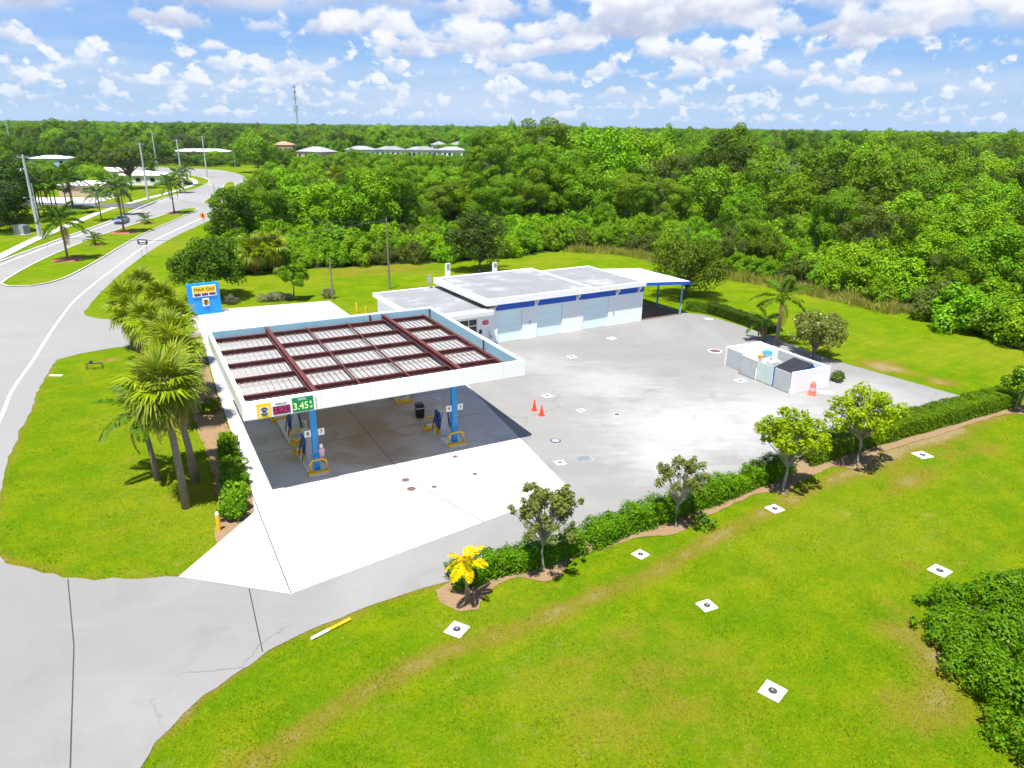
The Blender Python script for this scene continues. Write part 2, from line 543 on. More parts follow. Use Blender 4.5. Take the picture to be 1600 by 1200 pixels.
DRIVE_LOW = smooth_line([(36.2, 53.7), (33.3, 51.2), (23.2, 45.2), (19.1, 42.8), (16.0, 40.6), (11.3, 37.6), (7.0, 34.5), (3.5, 32.2), (0.1, 30.0), (-2.9, 28.2), (-5.6, 26.7), (-8.4, 24.6), (-9.6, 23.3), (-11.0, 21.4), (-11.8, 19.4), (-12.2, 17.6), (-12.6, 14), (-13, 6)], 0.6, 0.07)
LOT_BACK = [(20.0, 80.2), (21.9, 79.5), (24.6, 75.0), (26.6, 70.6), (29.4, 63.4)]
ASPH = DRIVE + [(-9.9, 27.2), (3.4, 37.3), (-3.5, 54.4), (-9.7, 69.4), (-10.5, 84)] + [(18, 84)] + LOT_BACK + DRIVE_LOW + [(-40, 2), (-40, 20), (-30, 29)]
ENTRY = [(-48.6, 78.6), (-46.9, 76), (-45.1, 74.9), (-42.8, 74.2), (-36.5, 75.5), (-31.4, 69.6), (-33.5, 65.5), (-37.4, 64.3), (-39.6, 62.2), (-40.6, 60.3), (-44, 60), (-52, 78)]
MAIN = [p for p in ROAD_R] + [(-48.2, 78), (-41.5, 60.3)] + ROAD_R2 + [(-26, 26), (-30, 10), (-40, 0), (-60, 0)] + ROAD_L + [(-205, 362)]
STREAK = [(-14, 12), (-8.5, 17.8), (-6.4, 20.3), (-3.9, 22.7), (0.7, 25.2), (6.2, 28.8), (16.8, 36.9), (25.6, 43.2), (36.5, 49.7), (48, 57)]
MULCH_LOW = [(-3.4, 27.5), (-3.0, 26.5), (-2.3, 25.9), (-1.4, 26.2), (-0.8, 27.6), (0.4, 28.6), (1.0, 28.4), (1.6, 28.2), (2.4, 28.8), (3.3, 30.3), (6.8, 32.2), (8.3, 32.4), (9.3, 33.0), (11.9, 35.3), (15.0, 37.3), (16.0, 36.8), (17.0, 38.2), (20.3, 40.6), (22.2, 40.5), (24.3, 42.9), (29.5, 45.7), (36.9, 49.9), (38.6, 50.0), (40, 52)]

# ------------------------------------------------------------------ ground sheet
gx = np.unique(np.concatenate([np.arange(-46, 56, 0.5), np.arange(-130, -46, 3), np.arange(56, 130, 3), np.linspace(-9000, -130, 26), np.linspace(130, 9000, 26)]))
gy = np.unique(np.concatenate([np.arange(8, 92, 0.5), np.arange(92, 330, 3), np.linspace(-600, 8, 8), np.linspace(330, 14000, 40)]))
GX, GY = np.meshgrid(gx, gy)
P = np.stack([GX.ravel(), GY.ravel()], 1)
nx, ny = len(gx), len(gy)
idx = np.arange(nx * ny).reshape(ny, nx)
quads = np.stack([idx[:-1, :-1].ravel(), idx[:-1, 1:].ravel(), idx[1:, 1:].ravel(), idx[1:, :-1].ravel()], 1)
me = bpy.data.meshes.new('ground')
me.vertices.add(len(P))
me.vertices.foreach_set('co', np.column_stack([P, np.zeros(len(P))]).ravel())
me.loops.add(quads.size)
me.loops.foreach_set('vertex_index', quads.ravel())
me.polygons.add(len(quads))
me.polygons.foreach_set('loop_start', np.arange(0, quads.size, 4))
me.update()
dry = np.exp(-(seg_dist(P, STREAK) / 0.85) ** 2) * 0.85
dry += 0.3 * np.exp(-(seg_dist(P, [(x + 1.6, y - 2.2) for x, y in STREAK]) / 0.8) ** 2)
for (cx, cy, r, a) in [(16.9, 25.6, 2.0, .72), (17.3, 23.4, 1.3, .75), (16.2, 20.9, 1.8, .6), (14.0, 20.0, 2.2, .45), (19.5, 29.5, 1.5, .5), (18.6, 18.6, 1.6, .7), (8, 19, 3, .35), (5.5, 22.5, 2.5, .35), (33.6, 61.2, 2.6, 1.2), (36.6, 57.2, 1.6, 1.0), (-24, 103, 6, .7), (-15, 106, 6, .7),
                       (24, 40, 3, .6), (-18, 36, 1.5, .6), (30, 45, 4, .5), (-21, 32, 3, .35), (9, 24, 3, .35), (3, 20, 3, .45), (-36, 60.5, 1.2, .9), (-12.4, 20, .7, 1.2), (-11.2, 22.3, .6, 1.2)]:
    dry += a * np.exp(-(((P[:, 0] - cx) ** 2 + (P[:, 1] - cy) ** 2) / r ** 2))
for ln_ in (DRIVE_LOW[len(DRIVE_LOW) // 2:], DRIVE, ROAD_R2):
    dry += 0.75 * np.exp(-(seg_dist(P, ln_[::2]) / 0.5) ** 2)
at = me.attributes.new('dry', 'FLOAT', 'POINT')
at.data.foreach_set('value', dry.astype(np.float32))
gm, t, p = newmat('lawn')
o = t.obj()
n_big = t.noise(o, 0.07, 4, 0.6)
n_mid = t.noise(o, 0.45, 5, 0.65)
n_fine = t.noise(o, 7.0, 4, 0.7)
ox_, oy_, _z = t.sep(o)
along = t.m('ADD', t.m('MULTIPLY', ox_, 0.82), t.m('MULTIPLY', oy_, 0.57))
across = t.m('SUBTRACT', t.m('MULTIPLY', oy_, 0.82), t.m('MULTIPLY', ox_, 0.57))
n_str = t.noise(t.comb(t.m('MULTIPLY', along, 0.05), t.m('MULTIPLY', across, 0.75), 0.0), 1.0, 4, 0.65)
c = t.mix(t.ss(n_mid, 0.35, 0.68), (0.090, 0.176, 0.0012, 1), (0.175, 0.225, 0.0025, 1))
c = t.mix(t.ss(n_big, 0.45, 0.70, 0, 0.75), c, (0.215, 0.220, 0.012, 1))
c = t.mix(t.ss(n_str, 0.48, 0.66, 0, 0.6), c, (0.078, 0.182, 0.0012, 1))
n_tuft = t.noise(o, 2.6, 4, 0.75)
c = t.mix(t.ss(n_tuft, 0.50, 0.72, 0, 0.55), c, (0.205, 0.235, 0.010, 1))
c = t.mix(t.ss(n_tuft, 0.30, 0.46, 0.5, 0.0), c, (0.055, 0.128, 0.002, 1))
c = t.mix(t.ss(n_fine, 0.36, 0.72, 0, 0.5), c, (0.062, 0.122, 0.002, 1))
n_patch = t.noise(o, 1.1, 4, 0.7)
c = t.mix(t.m('MULTIPLY', t.ss(n_patch, 0.55, 0.72, 0, 0.6), t.ss(n_big, 0.42, 0.58)), c, (0.235, 0.205, 0.045, 1))
dn = t.m('ADD', t.attr('dry'), t.m('MULTIPLY', t.m('SUBTRACT', n_mid, 0.5), 1.5))
dn = t.m('ADD', dn, t.m('MULTIPLY', t.m('SUBTRACT', n_fine, 0.5), 0.9))
c = t.mix(t.ss(dn, 0.30, 0.85, 0, 0.75), c, (0.185, 0.140, 0.018, 1))
c = t.mix(t.ss(dn, 0.75, 1.25, 0, 0.85), c, (0.27, 0.20, 0.11, 1))
t.put(p.inputs['Base Color'], c)
p.inputs['Roughness'].default_value = 0.9
p.inputs['Specular IOR Level'].default_value = 0.02
t.put(p.inputs['Normal'], t.bump(t.noise(o, 14.0, 4, 0.75), 0.9, 0.06))
me.materials.append(gm)
tag(link('ground', me), kind='structure')


# ------------------------------------------------------------------ paving materials
def paving(name, base, patch, dark, crack=0.3, bigscale=0.06, stains=(), pale=(), streak=0.3):
    m, t, p = newmat(name)
    o = t.obj()
    a = t.noise(o, bigscale, 5, 0.62, 0.8)
    b = t.noise(o, 0.35, 5, 0.65, 0.4)
    f = t.noise(o, 22.0, 3, 0.7)
    sx, sy, _ = t.sep(o)
    sw = t.noise(t.comb(t.m('MULTIPLY', sx, 0.12), t.m('MULTIPLY', sy, 0.75), 0.0), 1.0, 4, 0.6, 1.5)
    c = t.mix(t.ss(a, 0.40, 0.66), (*base, 1), (*patch, 1))
    c = t.mix(t.ss(sw, 0.52, 0.74, 0, streak), c, (*patch, 1))
    c = t.mix(t.ss(b, 0.50, 0.78, 0, 0.55), c, (*dark, 1))
    c = t.mix(t.ss(f, 0.30, 0.75, 0, 0.22), c, (*dark, 1))
    for (x, y, r, amt) in pale:
        vd = t.n.new('ShaderNodeVectorMath')
        vd.operation = 'DISTANCE'
        t.put(vd.inputs[0], o)
        vd.inputs[1].default_value = (x, y, 0)
        dd = t.m('ADD', vd.outputs['Value'], t.m('MULTIPLY', t.m('SUBTRACT', t.m('ADD', t.m('MULTIPLY', sw, 0.5), t.m('MULTIPLY', b, 0.5)), 0.5), r * 2.2))
        c = t.mix(t.ss(dd, 0.0, r * 1.3, amt, 0.0), c, (0.40, 0.395, 0.38, 1))
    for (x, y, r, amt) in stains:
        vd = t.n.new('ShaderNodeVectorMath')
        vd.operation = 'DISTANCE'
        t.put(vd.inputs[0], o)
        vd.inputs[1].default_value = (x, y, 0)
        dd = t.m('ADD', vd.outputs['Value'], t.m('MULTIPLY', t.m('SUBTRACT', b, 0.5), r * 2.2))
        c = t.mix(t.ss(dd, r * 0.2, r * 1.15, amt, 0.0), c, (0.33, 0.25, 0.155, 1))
    if crack:
        wv = t.n.new('ShaderNodeVectorMath')
        wv.operation = 'ADD'
        t.put(wv.inputs[0], o)
        t.put(wv.inputs[1], t.comb(t.m('MULTIPLY', b, 2.5), t.m('MULTIPLY', a, 3.0), 0.0))
        vo = t.n.new('ShaderNodeTexVoronoi')
        vo.feature = 'DISTANCE_TO_EDGE'
        vo.inputs['Scale'].default_value = 0.16
        t.put(vo.inputs['Vector'], wv.outputs[0])
        cr = t.m('MULTIPLY', t.ss(vo.outputs['Distance'], 0.0, 0.006, 1.0, 0.0), t.ss(t.noise(o, 0.16, 2), 0.52, 0.62))
        c = t.mix(t.m('MULTIPLY', cr, crack), c, (0.07, 0.065, 0.06, 1))
    t.put(p.inputs['Base Color'], c)
    p.inputs['Roughness'].default_value = 0.85
    p.inputs['Specular IOR Level'].default_value = 0.2
    t.put(p.inputs['Normal'], t.bump(f, 0.25, 0.01))
    return m


M['asphalt'] = paving('faded_asphalt', (0.222, 0.219, 0.210), (0.268, 0.263, 0.250), (0.182, 0.178, 0.168), 0.65, 0.06, (), [(13, 47, 7.5, 0.8), (7.5, 56, 5.5, 0.55), (20, 50, 5, 0.6), (9.5, 41, 3.5, 0.5), (29, 55, 4, 0.45), (2, 61, 4, 0.4)], 0.35)
M['road'] = paving('road_surface', (0.248, 0.245, 0.238), (0.288, 0.285, 0.277), (0.215, 0.212, 0.205), 0.25, 0.03)
M['newasphalt'] = paving('dark_asphalt', (0.10, 0.10, 0.105), (0.12, 0.12, 0.125), (0.085, 0.085, 0.09), 0.0)


def C2W(s_, t_):  # canopy frame -> world
    a = R(28.2)
    return (-14.33 + s_ * math.cos(a) - t_ * math.sin(a), 35.17 + s_ * math.sin(a) + t_ * math.cos(a))


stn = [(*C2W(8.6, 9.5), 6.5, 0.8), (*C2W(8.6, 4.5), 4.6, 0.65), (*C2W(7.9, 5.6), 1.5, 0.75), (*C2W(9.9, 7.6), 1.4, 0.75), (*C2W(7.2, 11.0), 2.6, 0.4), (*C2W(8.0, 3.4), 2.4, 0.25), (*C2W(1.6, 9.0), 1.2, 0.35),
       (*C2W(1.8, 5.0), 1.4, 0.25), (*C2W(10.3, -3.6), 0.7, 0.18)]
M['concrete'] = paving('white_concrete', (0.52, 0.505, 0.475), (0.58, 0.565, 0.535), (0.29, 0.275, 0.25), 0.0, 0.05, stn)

tag(MB().sheet(MAIN, 0.012).build('main_road', 'road'), kind='structure')
tag(MB().sheet(ENTRY, 0.016).build('entrance_road', 'road'), kind='structure')
lot = tag(MB().sheet(ASPH, 0.020).build('parking_lot', 'asphalt'), kind='structure')
slab = tag(MB().sheet(SLAB, 0.026).build('forecourt_slab', 'concrete'), kind='structure')
# joints sawn in the forecourt and in the drive
for a, b, par in [((-9.9, 27.15), (-15.0, 36.6), slab), ((-1.4, 33.5), (-6.1, 38.2), slab), ((-6.1, 38.2), C2W(8.6, -0.5), slab), (C2W(8.6, 0), C2W(8.6, 16), slab), ((-20.5, 28.0), (-17.6, 23.5), lot), ((-17.6, 23.5), (-13.4, 16.0), lot),
                  ((-11.9, 27.45), (-9.9, 23.3), lot), (C2W(0, 12), C2W(17, 12), slab), (C2W(0, 6.5), C2W(17, 6.5), slab)]:
    ribbon([a, b], -0.022, 0.022, 0.018, 0.030).build('joint', 'dark', par)
# medians, kerbs, markings, sidewalk
for i, md in enumerate((MED1, MED2)):
    k = ribbon(md + [md[0]], 0.0, 0.22, 0.0, 0.14).build('median_kerb', 'curb')
    tag(k, kind='structure')
    tag(MB().prism(md, 0.005, 0.10).build('median_lawn', gm), kind='structure')
tag(ribbon(ROAD_L, 0.0, 0.35, 0.0, 0.13).build('kerb', 'curb'), kind='structure')
tag(ribbon(WALK, -0.9, 0.9, 0.0, 0.06).build('sidewalk', 'walk'), kind='structure')
M['paint'] = pm('road_paint', (0.74, 0.74, 0.72), 0.6, 0.1, 2)
WL = smooth_line([(-84.6, 224), (-79.5, 206), (-71.6, 173), (-68, 150), (-64.4, 128), (-59.7, 109.3), (-53.1, 86.1), (-48.2, 73.2), (-42.4, 59.8), (-39.4, 52.6), (-36.2, 46.4), (-33, 39)], 2)
tag(ribbon(WL, -0.11, 0.11, 0.012, 0.018).build('edge_line', 'paint'), kind='structure')
tag(ribbon([(x + 1.0, y) for x, y in ROAD_L[10:60]], -0.08, 0.08, 0.012, 0.018).build('edge_line', 'paint'), kind='structure')
# side street, its dark mouth and the house drives beyond
tag(MB().sheet([(-95.4, 196.5), (-91.0, 178.0), (-98.5, 181), (-115, 183.2), (-190, 186), (-190, 191), (-115, 189.2), (-99, 190.5)], 0.07).build('side_street', 'newasphalt'), kind='structure')
tag(MB().sheet([(-114.5, 189.4), (-109.0, 189.9), (-111.6, 206.5), (-118, 206.5)], 0.075).build('house_drive', 'walk'), kind='structure')
tag(MB().sheet([(-116.5, 189.2), (-115, 205), (-175, 203), (-175, 199)], 0.074).build('house_path', 'walk'), kind='structure')
# mulch under the hedge and left planting bed
M['mulch'] = pm('mulch', (0.25, 0.165, 0.085), 0.95, 0.25, 2.0, 0.8, c2=(0.16, 0.10, 0.06), c2lo=0.5, c2hi=0.75, fine=18)
M['redmulch'] = pm('red_mulch', (0.30, 0.11, 0.07), 0.95, 0.25, 3.0, 0.8, fine=18)
ml = smooth_line(MULCH_LOW, 0.5, 0.05)
up = smooth_line([(39.5, 53.0), (36.2, 53.55), (33.3, 51.0), (23.2, 45.0), (19.1, 42.6), (16.0, 40.4), (11.3, 37.4), (7.0, 34.3), (3.5, 32.0), (0.1, 29.8), (-2.9, 28.0)], 1.0)
tag(MB().sheet(ml + up, 0.028).build('mulch_bed', 'mulch'), kind='structure')
bedl = smooth_line([(-14.7, 31.0), (-14.2, 33.3), (-14.1, 34.9), (-15.6, 37.9), (-19.2, 44.6), (-22.8, 51.6), (-27.5, 61), (-31.6, 69.3), (-34, 69), (-32, 62), (-25, 51), (-20.0, 42.4), (-17.3, 37.2), (-15.8, 34.3), (-15.5, 32.5)], 0.6, 0.06, True)
tag(MB().sheet(bedl, 0.008).build('planting_bed', 'mulch'), kind='structure')
for (x, y, r) in [(-68.1, 108.8, 2.1), (-72.0, 123.5, 1.5), (-74.7, 138.3, 2.4), (-77.0, 151.5, 1.6), (-79.2, 169.8, 2.0)]:
    pts = [(x + r * math.cos(a) * (1 + .1 * random.random()), y + r * math.sin(a) * (1 + .1 * random.random())) for a in np.linspace(0, 6.28, 18)[:-1]]
    tag(MB().sheet(pts, 0.112).build('mulch_ring', 'redmulch'), kind='structure')


# ================================================================== CANOPY
def ibeam_s(mb, s0, s1, t, z0, z1, fl=0.09, th=0.03):
    mb.box(s0, s1, t - fl, t + fl, z0, z0 + th)
    mb.box(s0, s1, t - 0.012, t + 0.012, z0 + th, z1 - th)
    mb.box(s0, s1, t - fl, t + fl, z1 - th, z1)
    return mb


def ibeam_t(mb, t0, t1, s, z0, z1, fl=0.11, th=0.035):
    mb.box(s - fl, s + fl, t0, t1, z0, z0 + th)
    mb.box(s - 0.014, s + 0.014, t0, t1, z0 + th, z1 - th)
    mb.box(s - fl, s + fl, t0, t1, z1 - th, z1)
    return mb


CW, CD = 17.2, 16.0
can = thing('fuel_canopy', 'flat white fuel canopy with open top showing rusty red beams on four blue columns', 'canopy', (*C2W(0, 0), 0), R(28.2))
MB().box(0, CW, 0, 0.25, 5.0, 6.0).build('fascia', 'fascia', can, 0.02)
MB().box(0, CW, CD - 0.25, CD, 5.0, 6.0).build('fascia', 'fascia', can, 0.02)
MB().box(0, 0.25, 0.252, CD - 0.252, 5.0, 5.997).build('fascia', 'fascia', can, 0.02)
MB().box(CW - 0.25, CW, 0.252, CD - 0.252, 5.0, 5.997).build('fascia', 'fascia', can, 0.02)
for k in range(6):  # pale blue inner lining sheets, back and right side
    a, b = 0.27 + k * 2.777, 0.27 + (k + 1) * 2.777 - 0.02
    MB().box(a, b, CD - 0.285 - 0.012 * (k % 2), CD - 0.252, 5.24, 5.93).build('lining_sheet', 'sky_blue', can)
for k in range(5):
    a, b = 0.3 + k * 3.07, 0.3 + (k + 1) * 3.07 - 0.02
    MB().box(CW - 0.285 - 0.012 * (k % 2), CW - 0.252, a, b, 5.24, 5.93).build('lining_sheet', 'sky_blue', can)
for s_, t_ in [(11.9, CD - 0.34), (16.86, 5.4), (16.86, 15.5)]:
    MB().box(s_ - 0.05, s_ + 0.05, t_ - 0.05, t_ + 0.05, 5.2, 5.95).build('fascia_post', 'rust', can)
# deck pans: one mesh shared by every pan, a raised rib along one side
npan = 47
pw = (CW - 0.5) / npan
pan = MB().box(0, pw - 0.03, 0.255, CD - 0.255, 5.14, 5.17).box(0, 0.035, 0.255, CD - 0.255, 5.1705, 5.235)
p0 = pan.build('deck_panel', 'deck', can)
p0.location = (0.25, 0, 0)
for k in range(1, npan):
    q = p0.copy()
    col.objects.link(q)
    q.location = (0.25 + k * pw, 0, 0.004 * (k % 3))
MB().box(0.252, CW - 0.252, 0.252, CD - 0.252, 5.07, 5.10).build('sun_blocker', 'sun_blocker', can)  # added sheet under the pans, blocks sun leaking through their gaps
for t_ in (15.3, 12.05, 8.85, 5.75, 2.55):
    ibeam_s(MB(), 0.27, 16.2, t_, 5.246, 5.53).build('purlin', 'rust', can)
ibeam_t(MB(), 0.3, 15.65, 16.32, 5.246, 5.54, 0.09).build('edge_beam', 'rust', can)
for s_ in (4.03, 12.95):
    ibeam_t(MB(), 0.26, 15.74, s_, 5.532, 5.90, 0.13, 0.04).build('main_beam', 'rust', can)
for s_ in (6.87, 9.95):
    MB().box(s_ - 0.05, s_ + 0.05, 0.3, 15.5, 5.532, 5.60).build('bridging_channel', 'rust', can)
for s_ in (4.12, 13.25):
    for t_ in (2.45, 13.6):
        MB().box(s_ - 0.17, s_ + 0.17, t_ - 0.17, t_ + 0.17, 0.03, 5.139).build('column', 'column', can, 0.015)
# pump numbers on the two front columns
for s_, left, right in ((4.12, '8', '7'), (13.25, '4', '3')):
    for dxx, n_ in ((-0.40, left), (0.40, right)):
        bd = MB().box(s_ + dxx - 0.19, s_ + dxx + 0.19, 2.30, 2.34, 2.42, 2.84).build('number_plate', 'white', can)
        text('numeral', n_, 0.34, 'ink', bd, (s_ + dxx, 2.292, 2.63))
for k in range(1, 6):  # joints between the fascia sheets
    MB().box(k * 2.87 + 1.3, k * 2.87 + 1.312, -0.004, 0.0, 5.02, 5.98).build('seam', 'seam', can)
# price board on the front fascia
pb = MB().box(0.62, 3.86, -0.09, -0.003, 5.03, 5.97).build('price_board', 'fascia', can, 0.01)
yl = MB().box(0.72, 1.44, -0.115, -0.092, 5.06, 5.88).build('emblem_panel', 'signyellow', pb)
MB().box(0.86, 1.32, -0.124, -0.117, 5.18, 5.68).build('emblem_ground', 'white', yl)


def emblem(parent, cx, y, cz, r, name='emblem'):
    mb = MB()
    for a0, a1 in ((20, 155), (200, 335)):
        pts = [(cx + r * math.cos(R(a)), y, cz + r * math.sin(R(a))) for a in np.linspace(a0, a1, 12)]
        mb.tube(pts, [r * 0.10 + r * 0.12 * math.sin(math.pi * i / 11) for i in range(12)], 6)
    mb.tube([(cx - r * .45, y, cz - r * .45), (cx - r * .12, y, cz + r * .5)], r * 0.16, 6)
    mb.tube([(cx + r * .12, y, cz - r * .5), (cx + r * .45, y, cz + r * .45)], r * 0.16, 6)
    mb.tube([(cx - r * .28, y, cz - r * .05), (cx + r * .30, y, cz + r * .05)], r * 0.14, 6)
    return mb.build(name, 'ink', parent)


emblem(yl, 1.09, -0.128, 5.43, 0.20)
rd = MB().box(1.54, 2.46, -0.115, -0.092, 5.14, 5.60).build('price_display', 'purple', pb)
text('digits', '2.92', 0.44, 'ledred', rd, (1.92, -0.118, 5.37), sx=0.95)
text('digits', '9', 0.2, 'ledred', rd, (2.37, -0.118, 5.47))
text('digits', '10', 0.17, 'ledred', rd, (2.37, -0.118, 5.27), sx=0.8)
text('lettering', 'REGULAR', 0.135, 'ink', pb, (2.0, -0.094, 5.72))
gr = MB().box(2.58, 3.72, -0.115, -0.092, 5.08, 5.92).build('price_display', 'green', pb)
text('digits', '3.45', 0.56, 'ledgreen', gr, (3.03, -0.118, 5.40), sx=0.88)
text('digits', '9', 0.24, 'ledgreen', gr, (3.57, -0.118, 5.53))
text('digits', '10', 0.2, 'ledgreen', gr, (3.57, -0.118, 5.29), sx=0.8)
text('lettering', 'DIESEL', 0.16, 'white', gr, (3.13, -0.118, 5.80))


# ------------------------------------------------------------------ pump islands
def hoop(label, s_, t_):
    h = thing('guard_hoop', label, 'guard rail', (*C2W(s_, t_), 0.024), R(28.2), 'yellow guard hoops at the pump islands')
    MB().box(-0.66, 0.66, -0.16, 0.16, 0, 0.22).build('base', 'yellow', h, 0.02)
    pts = [(-0.50, 0, 0.21), (-0.50, 0, 0.72), (-0.46, 0, 0.86), (-0.36, 0, 0.95), (-0.22, 0, 0.98), (0.22, 0, 0.98), (0.36, 0, 0.95), (0.46, 0, 0.86), (0.50, 0, 0.72), (0.50, 0, 0.21)]
    MB().tube(pts, 0.06, 10).build('hoop', 'yellow', h, smooth=True)
    return h


def dispenser(label, s_, t_):
    d = thing('fuel_dispenser', label, 'fuel pump', (*C2W(s_, t_), 0.14), R(28.2), 'fuel dispensers on the islands')
    MB().hexa([(-.30, -.48, 0), (.30, -.48, 0), (.30, .48, 0), (-.30, .48, 0)], [(-.24, -.48, 1.75), (.24, -.48, 1.75), (.24, .48, 1.75), (-.24, .48, 1.75)]).build('cabinet', 'pumpgrey', d, 0.02)
    MB().box(-.27, .27, -.52, .52, 1.752, 1.95).build('top_cap', 'pumpgrey', d, 0.03)
    for sg in (-1, 1):
        x = sg * 0.34
        a = [(x, -.46, .75), (x, -.30, .55), (x, .30, .55), (x, .46, .75), (x, .46, 1.6), (x, .38, 1.74), (x, -.38, 1.74), (x, -.46, 1.6)]
        b = [(sg * 0.20, q[1], q[2]) for q in a]
        MB().add(a + b, [tuple(range(8)), tuple(range(15, 7, -1))] + [(i, (i + 1) % 8, 8 + (i + 1) % 8, 8 + i) for i in range(8)]).build('front_panel', 'pumpblue', d)
        MB().box(min(x * .86, x * 1.0), max(x * .86, x * 1.0), -.40, .40, .06, .50).build('kick_panel', 'yellow', d)
        sp = MB().box(min(x, x + sg * .012), max(x, x + sg * .012), -.2, .2, 1.35, 1.58).build('screen', 'black', d)
        for yy in (-.36, .36):
            MB().tube([(x + sg * .05, yy, 1.25), (x + sg * .05, yy, .98), (x + sg * .12, yy, .90)], .035, 6).build('nozzle', 'black', d)
            MB().tube([(x + sg * .06, yy, .95), (x + sg * .16, yy * 1.15, .35), (x + sg * .2, yy * 1.2, .12), (x + sg * .18, yy * 1.3, .5), (x * .6, yy * 1.5, 1.5), (x * .3, yy * 1.45, 1.9)], .02, 6).build('hose', 'black', d)
    MB().tube([(0, .2, 1.93), (0, .2, 2.45), (-.04, .2, 2.58), (-.16, .2, 2.62), (-.24, .2, 2.55)], .045, 8).build('hose_mast', 'metal', d)
    return d


for s_, t0, t1, lab in ((4.12, 1.75, 6.0, 'raised concrete pump island nearest the price board'), (13.25, 1.75, 6.0, 'raised concrete pump island beside the strip of shaded asphalt'),
                        (4.0, 7.1, 14.2, 'long raised concrete pump island reaching far back under the canopy'), (13.0, 10.9, 14.4, 'raised concrete pump island behind the black litter bin')):
    g = thing('pump_island', lab, 'kerb', (*C2W(s_, 0), 0.024), R(28.2))
    MB().box(-0.6, 0.6, t0, t1, 0, 0.12).build('kerb', 'pad', g, 0.03)
dispenser('blue and grey fuel dispenser beside the column numbered 8 and 7', 4.02, 4.0)
dispenser('blue and grey fuel dispenser beside the column numbered 4 and 3', 13.0, 3.95)
dispenser('grey fuel dispenser on the long island behind the price board', 4.05, 8.3)
dispenser('grey fuel dispenser framed by the hoop behind the litter bin', 12.9, 12.3)
hoop('yellow guard hoop in front of the column numbered 8 and 7', 4.12, 1.95)
hoop('yellow guard hoop behind the dispenser of the column numbered 8 and 7', 3.95, 5.4)
hoop('yellow guard hoop in front of the column numbered 4 and 3', 13.22, 1.98)
hoop('yellow guard hoop behind the dispenser of the column numbered 4 and 3', 12.8, 5.3)
hoop('yellow guard hoop at the near end of the long pump island', 4.1, 7.1)
hoop('yellow guard hoop at the far end of the long pump island', 3.7, 11.6)
hoop('yellow guard hoop standing behind the black litter bin', 12.85, 10.95)
# pink tagged squeegee box on the column
q = thing('bucket_caddy', 'pink and white windscreen washer caddy hung on the blue column numbered 8', 'caddy', (*C2W(4.42, 2.25), 1.0), R(28.2))
MB().box(-0.13, 0.13, -0.12, 0.10, 0.0, 0.30).build('bucket', 'pink', q, 0.02)
MB().box(-0.16, 0.16, -0.15, 0.10, 0.31, 0.62).build('towel_box', 'pink', q, 0.02)
MB().box(-0.09, 0.09, -0.10, 0.06, 0.63, 0.88).build('tag', 'white', q, 0.01)
MB().tube([(0, 0.05, -0.4), (0, 0.05, -0.02)], 0.02, 6).build('handle', 'black', q)
# litter bin
q = thing('litter_bin', 'square black litter bin with a grey band under the canopy', 'bin', (*C2W(12.84, 7.77), 0.026), R(20))
MB().hexa([(-.27, -.27, 0), (.27, -.27, 0), (.27, .27, 0), (-.27, .27, 0)], [(-.32, -.32, .72), (.32, -.32, .72), (.32, .32, .72), (-.32, .32, .72)]).build('body', 'black', q, 0.03)
MB().box(-.325, .325, -.325, .325, .725, .80).build('band', 'metal', q)
MB().hexa([(-.33, -.33, .805), (.33, -.33, .805), (.33, .33, .805), (-.33, .33, .805)], [(-.25, -.25, 1.08), (.25, -.25, 1.08), (.25, .25, 1.08), (-.25, .25, 1.08)]).build('lid', 'black', q, 0.03)

# ================================================================== SERVICE BUILDING
BA = (-1.638, 67.055)
bld = thing('service_building', 'low white service garage with flat grey roofs, blue band and open carport', 'building', (*BA, 0), R(31))
# front wall piers and lintel
for a, b in ((0.0, 0.18), (3.02, 4.74), (7.80, 10.48), (13.78, 18.45)):
    MB().box(a, b, -0.02, 0.25, 0, 3.12).build('pier', 'wallw', bld)
MB().box(0.0, 18.45, -0.02, 0.25, 3.122, 4.0).build('lintel', 'wallw', bld)
MB().box(18.20, 18.45, 0.252, 9.6, 0, 4.0).build('end_wall', 'wallw', bld)
MB().box(0.0, 0.22, 0.252, 10.9, 0, 4.0).build('end_wall', 'wallw', bld)
MB().box(0.0, 18.45, 9.62, 9.85, 0, 4.0).build('back_wall', 'wallw', bld)
for a, b in ((0.18, 3.02), (4.74, 7.80), (10.48, 13.78)):
    dr = MB().box(a + 0.005, b - 0.005, 0.152, 0.17, 0.0, 3.11).build('garage_door', 'door', bld)
    for k in range(4):
        MB().box(a + 0.02, b - 0.02, 0.122, 0.15, 0.03 + k * 0.77, 0.785 + k * 0.77).build('door_panel', 'door', dr, 0.008)
